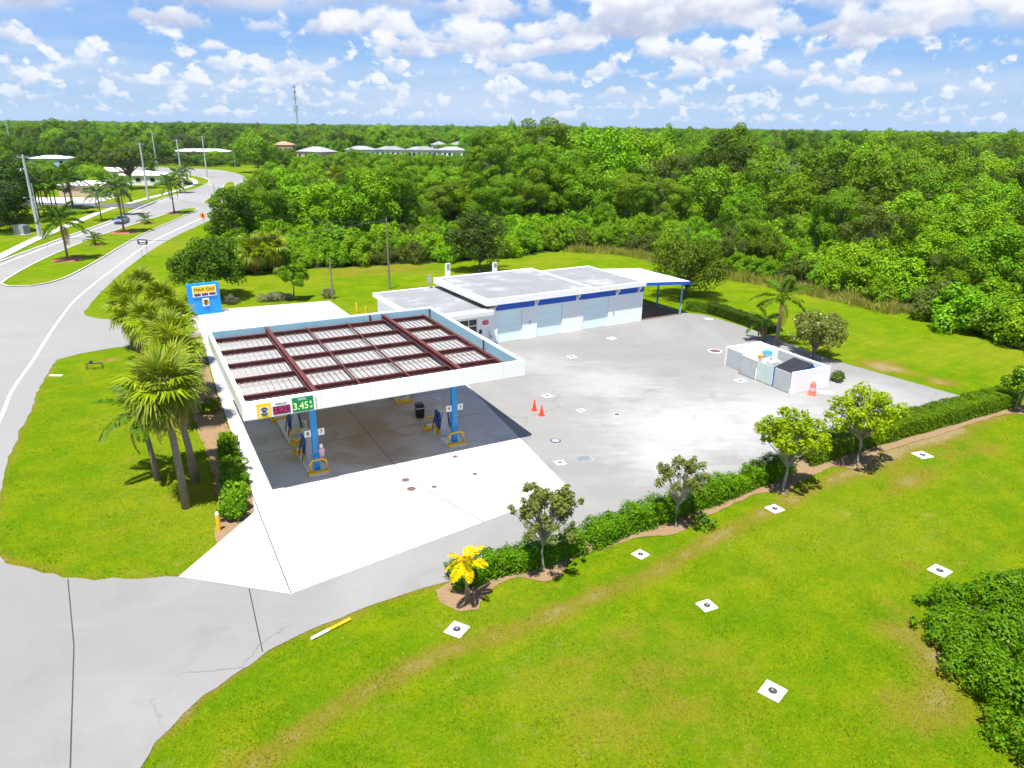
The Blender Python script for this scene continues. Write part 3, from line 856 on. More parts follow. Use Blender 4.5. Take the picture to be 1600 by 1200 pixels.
# blue band under the eaves in four lengths, white brackets between
for a, b in ((0.0, 4.35), (4.75, 9.40), (9.80, 14.55), (14.95, 17.55), (17.85, 18.44)):
    MB().add([(a + .28, -.028, 3.93), (b, -.028, 3.93), (b, -.028, 3.30), (a, -.028, 3.30), (a, -.028, 3.55), (a + .28, -.10, 3.93), (b, -.10, 3.93), (b, -.10, 3.30), (a, -.10, 3.30), (a, -.10, 3.55)],
             [(0, 1, 2, 3, 4), (9, 8, 7, 6, 5)] + [(i, i + 5, (i + 1) % 5 + 5, (i + 1) % 5) for i in range(5)]).build('blue_band', 'band', bld)
for s_ in (4.55, 9.6, 14.75, 17.7):
    MB().add([(s_ - .07, -.022, 3.3), (s_ + .07, -.022, 3.3), (s_ + .07, -.022, 3.94), (s_ - .07, -.022, 3.94), (s_ - .07, -.50, 3.94), (s_ + .07, -.50, 3.94), (s_ - .07, -.50, 3.80), (s_ + .07, -.50, 3.80)],
             [(0, 1, 2, 3), (3, 2, 5, 4), (4, 5, 7, 6), (6, 7, 1, 0), (0, 3, 4, 6), (1, 7, 5, 2)]).build('bracket', 'white', bld)


def flat_roof(name, s0, s1, t0, t1, z0, z1, rim, matdeck, parent):
    r = MB().box(s0 + rim, s1 - rim, t0 + rim, t1 - rim, z0, z1 - 0.07).build(name, matdeck, parent)
    MB().box(s0, s1, t0, t0 + rim, z0, z1).build('roof_edge', 'fascia', r, 0.02)
    MB().box(s0, s1, t1 - rim, t1, z0, z1).build('roof_edge', 'fascia', r, 0.02)
    MB().box(s0, s0 + rim, t0 + rim + .002, t1 - rim - .002, z0, z1 - .003).build('roof_edge', 'fascia', r, 0.02)
    MB().box(s1 - rim, s1, t0 + rim + .002, t1 - rim - .002, z0, z1 - .003).build('roof_edge', 'fascia', r, 0.02)
    return r


flat_roof('roof', -1.3, 11.2, -0.6, 11.4, 4.002, 4.60, 0.34, 'roofgrey', bld)
flat_roof('roof', 11.203, 18.3, -0.595, 9.9, 4.002, 4.50, 0.30, 'roofgrey', bld)
# office wing
MB().box(-7.7, -3.95, 0.0, 0.22, 0, 3.2).build('office_wall', 'wallw', bld)
MB().box(-2.0, -0.003, 0.0, 0.22, 0, 3.2).build('office_wall', 'wallw', bld)
MB().box(-3.95, -2.0, 0.0, 0.22, 2.72, 3.2).build('office_wall', 'wallw', bld)
MB().box(-7.7, -7.48, 0.222, 11.3, 0, 3.2).build('office_wall', 'wallw', bld)
MB().box(-7.7, -0.003, 11.302, 11.5, 0, 3.2).build('office_wall', 'wallw', bld)
wn = MB().box(-3.95, -2.0, 0.10, 0.13, 0, 2.72).build('shop_window', 'glass', bld)
fr = MB()
for a, b in ((-3.95, -3.87), (-2.98, -2.90), (-2.08, -2.0)):
    fr.box(a, b, 0.03, 0.098, 0.0, 2.72)
for a, b in ((-3.868, -2.982), (-2.898, -2.082)):
    fr.box(a, b, 0.03, 0.098, 2.06, 2.14)
    fr.box(a, b, 0.03, 0.098, 0.0, 0.10)
fr.build('window_frame', 'white', wn)
flat_roof('roof', -8.1, -0.005, 0.0, 11.7, 3.202, 3.60, 0.22, 'roofgrey', bld)
MB().box(-8.1, -0.75, -1.05, -0.003, 3.202, 3.62).build('awning_roof', 'roofwhite', bld, 0.02)
# red lozenge sign, meter box and valve on the office wall
sg = MB()
pts = [(-1.15 + 0.16 + 0.30 * math.cos(a) * .6 if abs(a) < math.pi / 2 else -1.15 - 0.16 + 0.30 * math.cos(a) * .6, 2.28 + 0.20 * math.sin(a)) for a in np.linspace(-math.pi, math.pi, 25)[:-1]]
n = len(pts)
sg.add([(x, -0.05, z) for x, z in pts] + [(x, -0.002, z) for x, z in pts], [tuple(range(n)), tuple(range(2 * n - 1, n - 1, -1))] + [(i, (i + 1) % n, n + (i + 1) % n, n + i) for i in range(n)])
lz = sg.build('oval_sign', 'red', bld)
text('lettering', 'AMSOIL', 0.17, 'white', lz, (-1.15, -0.055, 2.28), sx=0.85)
MB().box(-1.84, -1.58, -0.12, -0.002, 1.25, 1.62).build('meter_box', 'black', bld, 0.01)
MB().tube([(-0.75, -0.08, 1.45), (-0.80, -0.10, 1.15), (-0.66, -0.10, 0.95)], 0.05, 6).build('pipe_valve', 'metal', bld)
MB().cyl(-0.62, -0.16, 0.72, 0.92, 0.15, 0.12, 10).build('hose_reel', 'metal', bld)
# small signs on the piers
MB().box(3.78, 4.0, -0.045, -0.022, 1.55, 1.85).build('notice', 'sky_blue', bld)
MB().box(14.35, 14.55, -0.06, -0.022, 1.2, 1.65).build('electric_box', 'pumpgrey', bld)
# roof equipment (standing on the roof: parts of the building)
v = MB().tube([(-1.75, 11.3, 3.5), (-1.75, 11.3, 4.15)], 0.05, 8)
v.box(-1.95, -1.6, 11.2, 11.45, 4.15, 4.75)
v.cyl(-1.75, 11.3, 4.75, 4.95, 0.10, 0.16, 10)
v.build('roof_vent', 'metal', bld)
for s_, t_, hh in ((0.35, 11.2, 1.45), (6.2, 11.2, 1.05)):
    st_ = MB().box(s_ - .24, s_ + .24, t_ - .14, t_ + .14, 4.6, 4.6 + hh).build('chimney', 'white', bld)
    for k in range(3):
        MB().box(s_ - .16 + k * .12, s_ - .08 + k * .12, t_ - .145, t_ - .141, 4.6 + hh * .5, 4.55 + hh).build('louvre_slot', 'dark', st_)
# carport at the far end
MB().hexa([(18.32, -.5, 4.16), (24.8, -.5, 3.68), (24.8, 8.2, 3.68), (18.32, 8.2, 4.16)], [(18.32, -.5, 4.38), (24.8, -.5, 3.90), (24.8, 8.2, 3.90), (18.32, 8.2, 4.38)]).build('carport_roof', 'roofwhite', bld)
MB().hexa([(18.32, -.54, 4.02), (24.8, -.54, 3.54), (24.8, -.502, 3.54), (18.32, -.502, 4.02)], [(18.32, -.54, 4.36), (24.8, -.54, 3.88), (24.8, -.502, 3.88), (18.32, -.502, 4.36)]).build('carport_fascia', 'band', bld)
MB().hexa([(24.802, -.54, 3.54), (24.84, -.54, 3.54), (24.84, 8.2, 3.54), (24.802, 8.2, 3.54)], [(24.802, -.54, 3.88), (24.84, -.54, 3.88), (24.84, 8.2, 3.88), (24.802, 8.2, 3.88)]).build('carport_fascia', 'band', bld)
for s_, t_, mm in ((24.25, 0.1, 'sky_blue'), (24.25, 4.0, 'column'), (24.25, 7.9, 'column'), (19.6, 4.4, 'black'), (19.6, 7.9, 'black')):
    MB().box(s_ - .07, s_ + .07, t_ - .07, t_ + .07, 0, 4.16 - (s_ - 18.32) * 0.074).build('carport_post', mm, bld)
MB().box(18.46, 24.5, 0.0, 8.3, 0.022, 0.06).build('carport_floor', 'brownfloor', bld)
fn = MB()
for k in range(26):
    fn.tube([(18.6 + k * .225, 8.0, 0.05), (18.6 + k * .225, 8.0, 1.75)], 0.012, 4)
for zz in (0.1, 0.5, 0.95, 1.35, 1.75):
    fn.tube([(18.55, 8.0, zz), (24.3, 8.0, zz)], 0.015, 4)
for k in range(22):
    fn.tube([(24.25, .9 + k * .32, 0.05), (24.25, .9 + k * .32, 1.75)], 0.012, 4)
for zz in (0.1, 0.95, 1.75):
    fn.tube([(24.25, .4, zz), (24.25, 7.9, zz)], 0.018, 4)
fn.build('wire_fence', 'dark', bld)
wx = Matrix.Rotation(R(31), 3, 'Z')


def B2W(s_, t_):
    p = wx @ Vector((s_, t_, 0))
    return (BA[0] + p.x, BA[1] + p.y)


def barrel(label, loc, tilt, mats):
    b = thing('traffic_barrel', label, 'barrel', loc, R(20))
    zs = [(0, .09, .38, .38), (.09, .36, .31, .30), (.37, .62, .285, .275), (.63, .86, .26, .25), (.87, 1.0, .235, .20)]
    for i, (a, c, r1, r2) in enumerate(zs):
        MB().cyl(0, 0, a, c + .012, r1, r2, 18).build('base' if i == 0 else 'band', mats[i], b, smooth=False)
    MB().tube([(-.09, 0, 1.0), (-.09, 0, 1.1), (.09, 0, 1.1), (.09, 0, 1.0)], .03, 6).build('handle', mats[1], b)
    b.rotation_euler = tilt
    b.scale = (0.9, 0.9, 1.0)
    return b


barrel('orange and white striped drum in the shade of the carport', (*B2W(19.8, 2.6), 0.06), (0, 0, 0), ['black', 'barrel', 'white', 'barrel', 'barrel'])
barrel('faded orange traffic barrel standing against the white enclosure wall', (24.1, 53.75, 0.021), (0, 0, R(30)), ['barrel', 'barrel', 'pink', 'barrel', 'barrel'])

# ================================================================== PYLON SIGN
sgn = thing('brand_sign', 'big blue sign wall with yellow name board and price windows', 'sign', (-34.0, 77.1, 0.026), math.atan2(1.9, 2.7))
MB().box(-1.65, 1.65, 0.0, 0.55, 0.0, 3.45).build('sign_body', 'signblue', sgn, 0.02)
MB().box(-1.66, 1.85, -0.06, 0.60, 0.0, 0.18).build('plinth', 'signblue', sgn)
nb = MB().box(-1.18, 1.28, -0.10, -0.002, 2.02, 3.22).build('name_board', 'white', sgn, 0.01)
MB().box(-1.12, 1.22, -0.115, -0.102, 2.48, 3.17).build('yellow_panel', 'signyellow', nb)
text('lettering', 'MAX GAS', 0.47, 'ink', nb, (0.05, -0.122, 2.81), sx=1.06, extr=0.01)
for k in range(3):
    MB().box(-1.04 + k * .78, -0.38 + k * .78, -0.115, -0.102, 2.12, 2.38).build('price_window', 'purple', nb)
em = MB().box(-0.28, 0.42, -0.10, -0.002, 0.92, 1.80).build('emblem_panel', 'white', sgn, 0.03)
MB().cyl(0, 0, 0, 0.012, 0.31, 0.31, 24).build('emblem_disc', 'signyellow', em)
em.children[0].location = (0.07, -0.101, 1.37)
em.children[0].rotation_euler = (R(90), 0, 0)
emblem(em, 0.07, -0.125, 1.37, 0.25)
MB().box(1.9, 2.5, 0.1, 0.4, 0.0, 0.12).box(2.1, 2.3, 0.2, 0.3, 0.12, 0.4).build('flood_lamp', 'metal', sgn)

# ================================================================== REFUSE ENCLOSURE
ea = R(-64.2)
E0 = (19.06, 60.7)


def E2W(s_, t_):
    return (E0[0] + s_ * math.cos(ea) - t_ * math.sin(ea), E0[1] + s_ * math.sin(ea) + t_ * math.cos(ea))


en = thing('refuse_enclosure', 'white walled refuse enclosure with four grey sheet gates in the lot', 'enclosure', (*E0, 0.02), ea)
MB().box(-0.18, 0.0, 0.0, 4.1, 0, 1.82).build('side_wall', 'white', en, 0.02)
MB().box(7.5, 7.72, -0.02, 4.1, 0, 1.82).build('side_wall', 'white', en, 0.02)
MB().box(0.002, 7.498, 3.9, 4.1, 0, 1.78).build('back_wall', 'wallw', en, 0.02)
MB().box(0.0, 7.5, 0.0, 3.9, 0.0, 0.03).build('floor', 'pad', en)
for i, (a, b, off, mm) in enumerate(((0.02, 1.9, 0.02, 'gate'), (1.93, 3.86, -0.22, 'gate'), (3.9, 5.62, -0.1, 'gategreen'), (5.8, 7.46, -0.06, 'gate'))):
    g = MB().box(a, b, off, off + 0.05, 0.06, 1.70 + .05 * (i == 0)).build('gate_leaf', mm, en)
    nrib = int((b - a) / 0.15)
    for k in range(nrib):
        x = a + 0.04 + k * (b - a - 0.05) / nrib
        MB().box(x, x + 0.035, off - 0.022, off - 0.001, 0.07, 1.69).build('rib', mm, g)
MB().box(5.66, 5.76, -0.06, 0.04, 0, 1.75).build('gate_post', 'dumpblue', en)
MB().box(3.865, 3.895, -0.12, 0.0, 0, 1.85).build('gate_post', 'white', en)
for k in range(7):  # grey lining sheets on the inner side of the back wall
    MB().box(2.2 + k * .55, 2.72 + k * .55, 3.86, 3.898, 0.9, 1.70).build('lining_sheet', 'gate', en)
du = thing('dumpster', 'blue dumpster with black ribbed sloping lids inside the enclosure', 'dumpster', (*E2W(6.0, 1.9), 0.05), ea)
MB().add([(-1.05, -1.2, 0), (1.05, -1.2, 0), (1.05, 1.2, 0), (-1.05, 1.2, 0), (-1.05, -1.2, 1.25), (1.05, -1.2, 1.25), (1.05, 0.9, 1.85), (-1.05, 0.9, 1.85), (-1.05, 1.2, 1.6), (1.05, 1.2, 1.6)],
         [(0, 3, 2, 1), (0, 1, 5, 4), (4, 5, 6, 7), (7, 6, 9, 8), (8, 9, 2, 3), (1, 2, 9, 6, 5), (0, 4, 7, 8, 3)]).build('bin_body', 'dumpblue', du, 0.02)
for sx in (-1.08, 0.02):
    ld = MB().hexa([(sx, -1.25, 1.26), (sx + 1.06, -1.25, 1.26), (sx + 1.06, .92, 1.87), (sx, .92, 1.87)], [(sx, -1.25, 1.31), (sx + 1.06, -1.25, 1.31), (sx + 1.06, .92, 1.92), (sx, .92, 1.92)]).build('lid', 'lid', du)
    for k in range(6):
        x = sx + .06 + k * .18
        MB().hexa([(x, -1.24, 1.311), (x + .06, -1.24, 1.311), (x + .06, .9, 1.913), (x, .9, 1.913)], [(x, -1.24, 1.345), (x + .06, -1.24, 1.345), (x + .06, .9, 1.947), (x, .9, 1.947)]).build('lid_rib', 'dark', ld)
tt = thing('liquid_tote', 'cream plastic liquid tote with rounded corners and dark cap', 'tank', (*E2W(3.0, 2.3), 0.05), ea)
MB().box(-.6, .6, -.6, .6, 0.12, 1.25).build('tank', 'tote', tt, 0.12)
MB().box(-.62, .62, -.62, .62, 0, 0.11).build('pallet', 'dark', tt)
MB().cyl(0, 0, 1.24, 1.30, .14, .14, 14).build('cap', 'black', tt)
cg = MB()
for k in range(5):
    for sx, sy in ((-.63, None), (.63, None)):
        cg.tube([(sx, -.6 + k * .3, .1), (sx, -.6 + k * .3, 1.1)], .014, 4)
    for sy in (-.63, .63):
        cg.tube([(-.6 + k * .3, sy, .1), (-.6 + k * .3, sy, 1.1)], .014, 4)
cg.build('cage', 'metal', tt)
for lab, s_, t_, r, h, mm, m2 in (('black drum with a white lid inside the enclosure', 1.5, 1.3, .36, 1.0, 'black', 'white'), ('blue plastic drum at the back wall of the enclosure', 1.5, 3.3, .42, 1.35, 'sky_blue', 'column'),
                                  ('white drum just behind the pale green gate', 3.95, 0.6, .33, 1.62, 'white', 'white')):
    d = thing('storage_drum', lab, 'drum', (*E2W(s_, t_), 0.05), 0, 'drums in the refuse enclosure')
    MB().cyl(0, 0, 0, h, r, r, 20).cyl(0, 0, h * .33, h * .36, r * 1.04, r * 1.04, 20).cyl(0, 0, h * .66, h * .69, r * 1.04, r * 1.04, 20).build('drum_body', mm, d)
    MB().cyl(0, 0, h + .001, h + .05, r * 1.02, r * .97, 20).build('lid', m2, d)
d = thing('rusty_heater', 'upright rusty orange cylinder beside the black drum', 'cylinder', (*E2W(1.75, 2.35), 0.05), 0)
M['rustorange'] = pm('rust_orange', (0.55, 0.27, 0.09), 0.8, 0.2, 3, c2=(0.6, 0.5, 0.4))
MB().cyl(0, 0, 0, 1.25, .26, .26, 18).build('shell', 'rustorange', d)
MB().cyl(0, 0, 1.251, 1.38, .26, .12, 18).build('dome', 'rustorange', d)
tag(MB().box(24.8, 26.0, 53.9, 54.5, 0.0, 0.09).build('concrete_pad', 'pad', None, 0.01), 'white concrete pad on the ground beside the faded barrel', 'slab')

# ================================================================== SMALL THINGS ON THE GROUND
def well(x, y, size, rz, label, z=0.0, lid='iron', group='monitoring well pads'):
    size *= 0.86
    w_ = thing('well_pad', label, 'well cover', (x, y, z), rz, group)
    h = size / 2
    MB().box(-h, h, -h * .95, h * .95, 0, 0.045).build('pad', 'pad', w_, 0.015)
    c_ = MB().cyl(0, 0, 0.046, 0.06, size * .20, size * .20, 20).build('cover', lid, w_)
    MB().cyl(0.03, 0.02, 0.061, 0.068, size * .05, size * .05, 8).build('knob', 'metal', c_)


G1 = 'white monitoring well pads in the grass'
for (x, y, s_, a, lab) in [(-2.2, 24.8, 0.98, 62, 'white square well pad in the grass by the yellow palm'), (6.5, 30.6, 0.8, 40, 'white well pad in the grass between two sparse trees, stained brown at a corner'),
                           (8.8, 26.6, 0.86, 25, 'white square well pad lying in open lawn, in from the dry streak'), (10.0, 21.5, 1.0, 48, 'large white well pad in pale patchy lawn away from other things'),
                           (20.8, 29.5, 1.0, 35, 'white well pad in lawn just beside the big leafy bush'), (14.8, 35.3, 0.95, 30, 'white well pad in lawn below the first lime green tree'),
                           (27.0, 42.6, 1.15, 20, 'white well pad in lawn below the long clipped hedge')]:
    well(x, y, s_, R(a), lab, 0.0, 'iron', G1)
for (x, y, s_, a, lab) in [(3.1, 40.8, 0.75, 20, 'small white well pad in the lot beside the forecourt slab and the square grate'), (10.0, 69.3, 0.9, 30, 'white well pad in the lot before the third garage door'),
                           (5.5, 63.0, 0.9, 30, 'white well pad in the lot before the second garage door'), (2.8, 52.7, 0.8, 30, 'white well pad in the lot between the cones and the garage'),
                           (5.2, 49.7, 0.7, 30, 'small white well pad in the lot beyond the two cones'), (19.3, 56.9, 1.0, 28, 'white well pad in the lot before the enclosure gates'), (21.9, 77.6, 0.9, 30, 'white well pad at the lot edge before the dark hedges')]:
    well(x, y, s_, R(a), lab, 0.015, 'iron', 'white well pads in the lot')


def manhole(x, y, r, label, z, lid='iron', ring='pad', group='round covers'):
    r *= 0.85
    m_ = thing('manhole_cover', label, 'manhole', (x, y, z), random.random(), group)
    MB().cyl(0, 0, 0.0, 0.014, r * 1.3, r * 1.3, 24).build('ring', ring, m_)
    MB().cyl(0, 0, 0.0145, 0.022, r, r, 24).build('lid', lid, m_)


for (x, y, r, lab) in [(-6.3, 38.2, .30, 'rusty round cover in the forecourt next to a pale ring, on the joint'), (-5.8, 37.1, .32, 'rusty round tank cover at the end of the long slab joint'), (-4.5, 37.4, .2, 'small round cover in the slab just past the rusty tank covers'),
                       (-2.2, 39.1, .2, 'small dark round cover in the slab towards the lot'), (-3.6, 41.5, .22, 'brown stained round cover just outside the canopy shade'), (-15.9, 39.4, .13, 'tiny round cover in the slab by the planting bed'), (-18.9, 46.9, .15, 'tiny round cover between the canopy side and the planting bed')]:
    manhole(x, y, r, lab, 0.026, 'ironrust', 'pad', 'round covers in the forecourt slab')
manhole(19.4, 65.4, 0.62, 'big dark manhole in a white ring behind the enclosure', 0.02, 'ironrust')
manhole(3.0, 44.2, 0.32, 'grey ringed cover in the lot beside the slab corner', 0.02, 'metal', 'dark')
manhole(7.8, 49.0, 0.26, 'worn round cover out in the bright lot', 0.02, 'ironrust', 'pad')
q = thing('drain_grate', 'square grey storm drain grate in the lot', 'drain', (4.7, 41.5, 0.02), R(20))
MB().box(-.5, .5, -.4, .4, 0, 0.012).build('frame', 'metal', q)
for k in range(9):
    MB().box(-.44 + k * .1, -.40 + k * .1, -.34, .34, 0.0125, 0.02).build('bar', 'dark', q)


def cone(x, y, lab):
    c_ = thing('traffic_cone', lab, 'cone', (x, y, 0.02), random.random(), 'traffic cones in the lot')
    MB().box(-.22, .22, -.22, .22, 0, .04).build('base', 'cone', c_, 0.015)
    MB().cyl(0, 0, .041, .82, .165, .035, 20).build('body', 'cone', c_, smooth=False)


cone(1.7, 49.7, 'bright orange cone behind its twin in the lot')
cone(2.2, 48.7, 'bright orange cone in front of its twin in the lot')
b = thing('bollard', 'yellow steel bollard with a white cap by the planting bed', 'bollard', (-15.2, 32.4, 0), 0)
MB().cyl(0, 0, 0, .95, .10, .10, 16).build('post', 'yellow', b)
MB().cyl(0, 0, .951, 1.08, .105, .07, 16).build('cap', 'white', b)
for x, y, h, lab in ((-17.6, 78.4, 1.15, 'tall thin yellow post behind the canopy back edge'), (-16.6, 78.6, 0.7, 'short thin yellow post behind the canopy back edge')):
    b = thing('bollard', lab, 'bollard', (x, y, 0), 0)
    MB().cyl(0, 0, 0, h, .09, .09, 12).build('post', 'yellow', b)
    MB().cyl(0, 0, h, h + .04, .09, .05, 12).build('cap', 'yellow', b)
b = thing('fallen_post', 'half yellow half white post lying on the grass by the drive', 'post', (-8.15, 24.05, 0.075), math.atan2(1.25, 1.3))
MB().tube([(0, 0, 0), (0.85, 0, 0)], .07, 10).build('white_half', 'white', b)
MB().tube([(0.851, 0, 0), (1.85, 0, 0)], .07, 10).build('yellow_half', 'yellow', b)
b = thing('meter_rack', 'low rusty pipe frame standing in the grass by the entrance', 'pipe rack', (-35.9, 58.0, 0), R(15))
MB().tube([(-.6, 0, 0), (-.6, 0, .55), (.6, 0, .55), (.6, 0, 0)], .05, 6).tube([(-.6, .35, 0), (-.6, .35, .4), (.6, .35, .4), (.6, .35, 0)], .05, 6).build('pipe_frame', 'ironrust', b)
MB().box(-.3, -.05, -.1, .1, .50, .75).build('valve', 'iron', b)
tag(MB().box(-38.6, -37.5, 56.0, 56.25, 0, 0.08).build('wheel_stop', 'pad'), 'short white concrete strip lying in the grass near the pipe frame', 'concrete strip')
b = thing('marker_post', 'short white marker post with orange top beside the road', 'marker', (-42.0, 76.6, 0))
MB().box(-.06, .06, -.03, .03, 0, .9).build('post', 'white', b)
MB().box(-.07, .07, -.04, .04, .902, 1.1).build('top', 'orange', b)


# ================================================================== FOLIAGE GENERATORS
def np_mesh(name, V, F, mat):
    me = bpy.data.meshes.new(name)
    V = np.asarray(V, np.float32)
    F = np.asarray(F, np.int32)
    k = F.shape[1]
    me.vertices.add(len(V))
    me.vertices.foreach_set('co', V.ravel())
    me.loops.add(F.size)
    me.loops.foreach_set('vertex_index', F.ravel())
    me.polygons.add(len(F))
    me.polygons.foreach_set('loop_start', np.arange(0, F.size, k, dtype=np.int32))
    me.update()
    me.materials.append(M[mat])
    return me


def unit(a):
    return a / (np.linalg.norm(a, axis=1, keepdims=True) + 1e-9)


def leaf_arrays(pts, out, L, W, r, up=0.5, rnd=0.75):
    n = len(pts)
    nrm = unit(out * 0.95 + np.array([0, 0, up * 0.8]) + r.normal(0, rnd, (n, 3)) * 0.5)
    d = unit(np.cross(nrm, r.normal(0, 1, (n, 3))))
    wv = np.cross(nrm, d)
    s = r.uniform(0.65, 1.3, (n, 1))
    V = np.stack([pts - d * L / 2 * s, pts + wv * W / 2 * s, pts + d * L / 2 * s, pts - wv * W / 2 * s], 1).reshape(-1, 3)
    F = np.arange(4 * n).reshape(n, 4)
    return V, F


def blob_leaves(blobs, n, L, W, r, flat=1.0, zmin=0.05, inner=0.12):
    b = np.array(blobs)
    wgt = b[:, 3] ** 2
    k = r.choice(len(b), n, p=wgt / wgt.sum())
    d = unit(r.normal(0, 1, (n, 3)) + np.array([0, 0, 0.35]))
    rad = b[k, 3:4] * np.where(r.random((n, 1)) < inner, r.uniform(0.3, 0.8, (n, 1)), r.uniform(0.82, 1.08, (n, 1)))
    p = b[k, :3] + d * rad * np.array([1, 1, flat])
    ins = np.zeros(n, bool)
    for j in range(len(b)):
        q = (p - b[j, :3]) / np.array([1, 1, flat])
        ins |= (np.linalg.norm(q, axis=1) < b[j, 3] * 0.72) & (k != j)
    keep = (~ins) & (p[:, 2] > zmin)
    return leaf_arrays(p[keep], d[keep], L, W, r)


def trunk_mesh(name, h, r0, blobs, r, nl=7, mat='bark', lean=0.15, bottom=-0.15):
    mb = MB()
    top = Vector((r.uniform(-lean, lean) * h * .3, r.uniform(-lean, lean) * h * .3, h))
    mid = Vector((top.x * .35 + r.uniform(-.1, .1), top.y * .35 + r.uniform(-.1, .1), h * .5))
    mb.tube([(0, 0, bottom), (0, 0, 0.1), mid, top], [r0 * 1.35, r0 * 1.1, r0 * .85, r0 * .55], 7)
    for j in r.choice(len(blobs), min(nl, len(blobs)), replace=False):
        e = Vector(blobs[j][:3])
        s_ = mid.lerp(top, float(r.uniform(0.3, 1.0)))
        m_ = s_.lerp(e, 0.5) + Vector((0, 0, .15 * (e - s_).length * r.uniform(-.5, 1)))
        mb.tube([s_, m_, e], [r0 * .5, r0 * .33, r0 * .12], 5)
    o = mb.build(name, mat)
    me = o.data
    bpy.data.objects.remove(o)
    return me


def ell_blobs(r, n, R_, Rz, zc, br, zlow=-0.35, shell=(0.55, 0.95)):
    out = []
    while len(out) < n:
        d = r.normal(0, 1, 3)
        d /= np.linalg.norm(d)
        if d[2] < zlow:
            continue
        q = r.uniform(*shell)
        out.append((d[0] * R_ * q, d[1] * R_ * q, zc + d[2] * Rz * q, r.uniform(*br) * R_))
    return out


PROTO = {}


def proto(kind, k):
    r = np.random.default_rng(hash((kind.__len__() * 31 + ord(kind[0]) * 7 + ord(kind[-1]), k)) % 99991)
    flat = 1.0
    if kind == 'broadleaf':
        bl = ell_blobs(r, 64, 4.1, 4.1, 5.2, (.13, .30), -.85, (.6, 1.0)) + [(0, 0, 5.0, 2.6)]
        n, L, W, mt, h, r0, bk = 15000, .30, .20, 'l_bright', 5.0, .17, 'bark'
    elif kind == 'leafy':
        bl = ell_blobs(r, 60, 3.7, 4.4, 4.9, (.13, .31), -.85, (.6, 1.0)) + [(0, 0, 4.6, 2.4)]
        n, L, W, mt, h, r0, bk = 15000, .28, .17, 'l_mid', 4.6, .17, 'bark'
    elif kind == 'darktree':
        bl = ell_blobs(r, 64, 4.0, 3.7, 4.5, (.12, .27), -.85, (.6, 1.0)) + [(0, 0, 4.4, 2.5)]
        n, L, W, mt, h, r0, bk = 15000, .26, .15, 'l_dark', 4.2, .20, 'bark'
    elif kind == 'olive':
        bl = ell_blobs(r, 34, 3.1, 3.6, 4.4, (.16, .30), -.8)
        n, L, W, mt, h, r0, bk = 9000, .25, .13, 'l_olive', 4.4, .15, 'barkpale'
    elif kind == 'pine':
        bl = []
        for j in range(24):
            a = r.uniform(0, 6.28)
            q = r.uniform(.2, 3.1)
            bl.append((q * math.cos(a), q * math.sin(a), 7.6 + r.uniform(-2.6, 2.0) - q * .25, r.uniform(.75, 1.3)))
        flat = .68
        n, L, W, mt, h, r0, bk = 13000, .30, .10, 'l_pine', 8.2, .16, 'bark'
    elif kind == 'shrub':
        bl = ell_blobs(r, 46, 2.6, 2.6, 0.9, (.14, .32), -0.15, (.55, 1.0)) + [(0, 0, 1.0, 1.7)]
        n, L, W, mt, h, r0, bk = 9000, .25, .17, 'l_bright', 1.2, .08, 'bark'
    elif kind == 'scrub':
        bl = ell_blobs(r, 20, 2.1, 1.8, 0.8, (.22, .40), -0.15, (.5, .95)) + [(0, 0, .8, 1.2)]
        n, L, W, mt, h, r0, bk = 3000, .28, .16, 'l_olive', 1.0, .06, 'bark'
    V, F = blob_leaves(bl, n, L, W, r, flat)
    cm = np_mesh(kind + '_crown', V, F, mt)
    tm = trunk_mesh(kind + '_trunk', h, r0, bl, r, 8 if kind not in ('shrub', 'scrub') else 5, bk)
    return cm, tm


KINDS = {'broadleaf': 4, 'leafy': 4, 'darktree': 3, 'olive': 2, 'pine': 4, 'shrub': 3, 'scrub': 2}
for kd, c_ in KINDS.items():
    PROTO[kd] = [proto(kd, i) for i in range(c_)]


def tree(kind, x, y, scale, label, group=None, name=None, cat='tree', var=None, sz=None, mat=None):
    cm, tm = PROTO[kind][var if var is not None else random.randrange(len(PROTO[kind]))]
    t_ = thing(name or {'broadleaf': 'broadleaf_tree', 'leafy': 'leafy_tree', 'darktree': 'dark_tree', 'olive': 'olive_tree', 'pine': 'pine_tree', 'shrub': 'edge_shrub', 'scrub': 'scrub_bush'}[kind],
               label, cat, (x, y, 0), random.uniform(0, 6.28), group, (scale, scale, scale * (sz or random.uniform(.9, 1.12))))
    cr = link('crown', cm, t_)
    if mat:
        cr.material_slots[0].link = 'OBJECT'
        cr.material_slots[0].material = M[mat]
    link('trunk', tm, t_)
    return t_


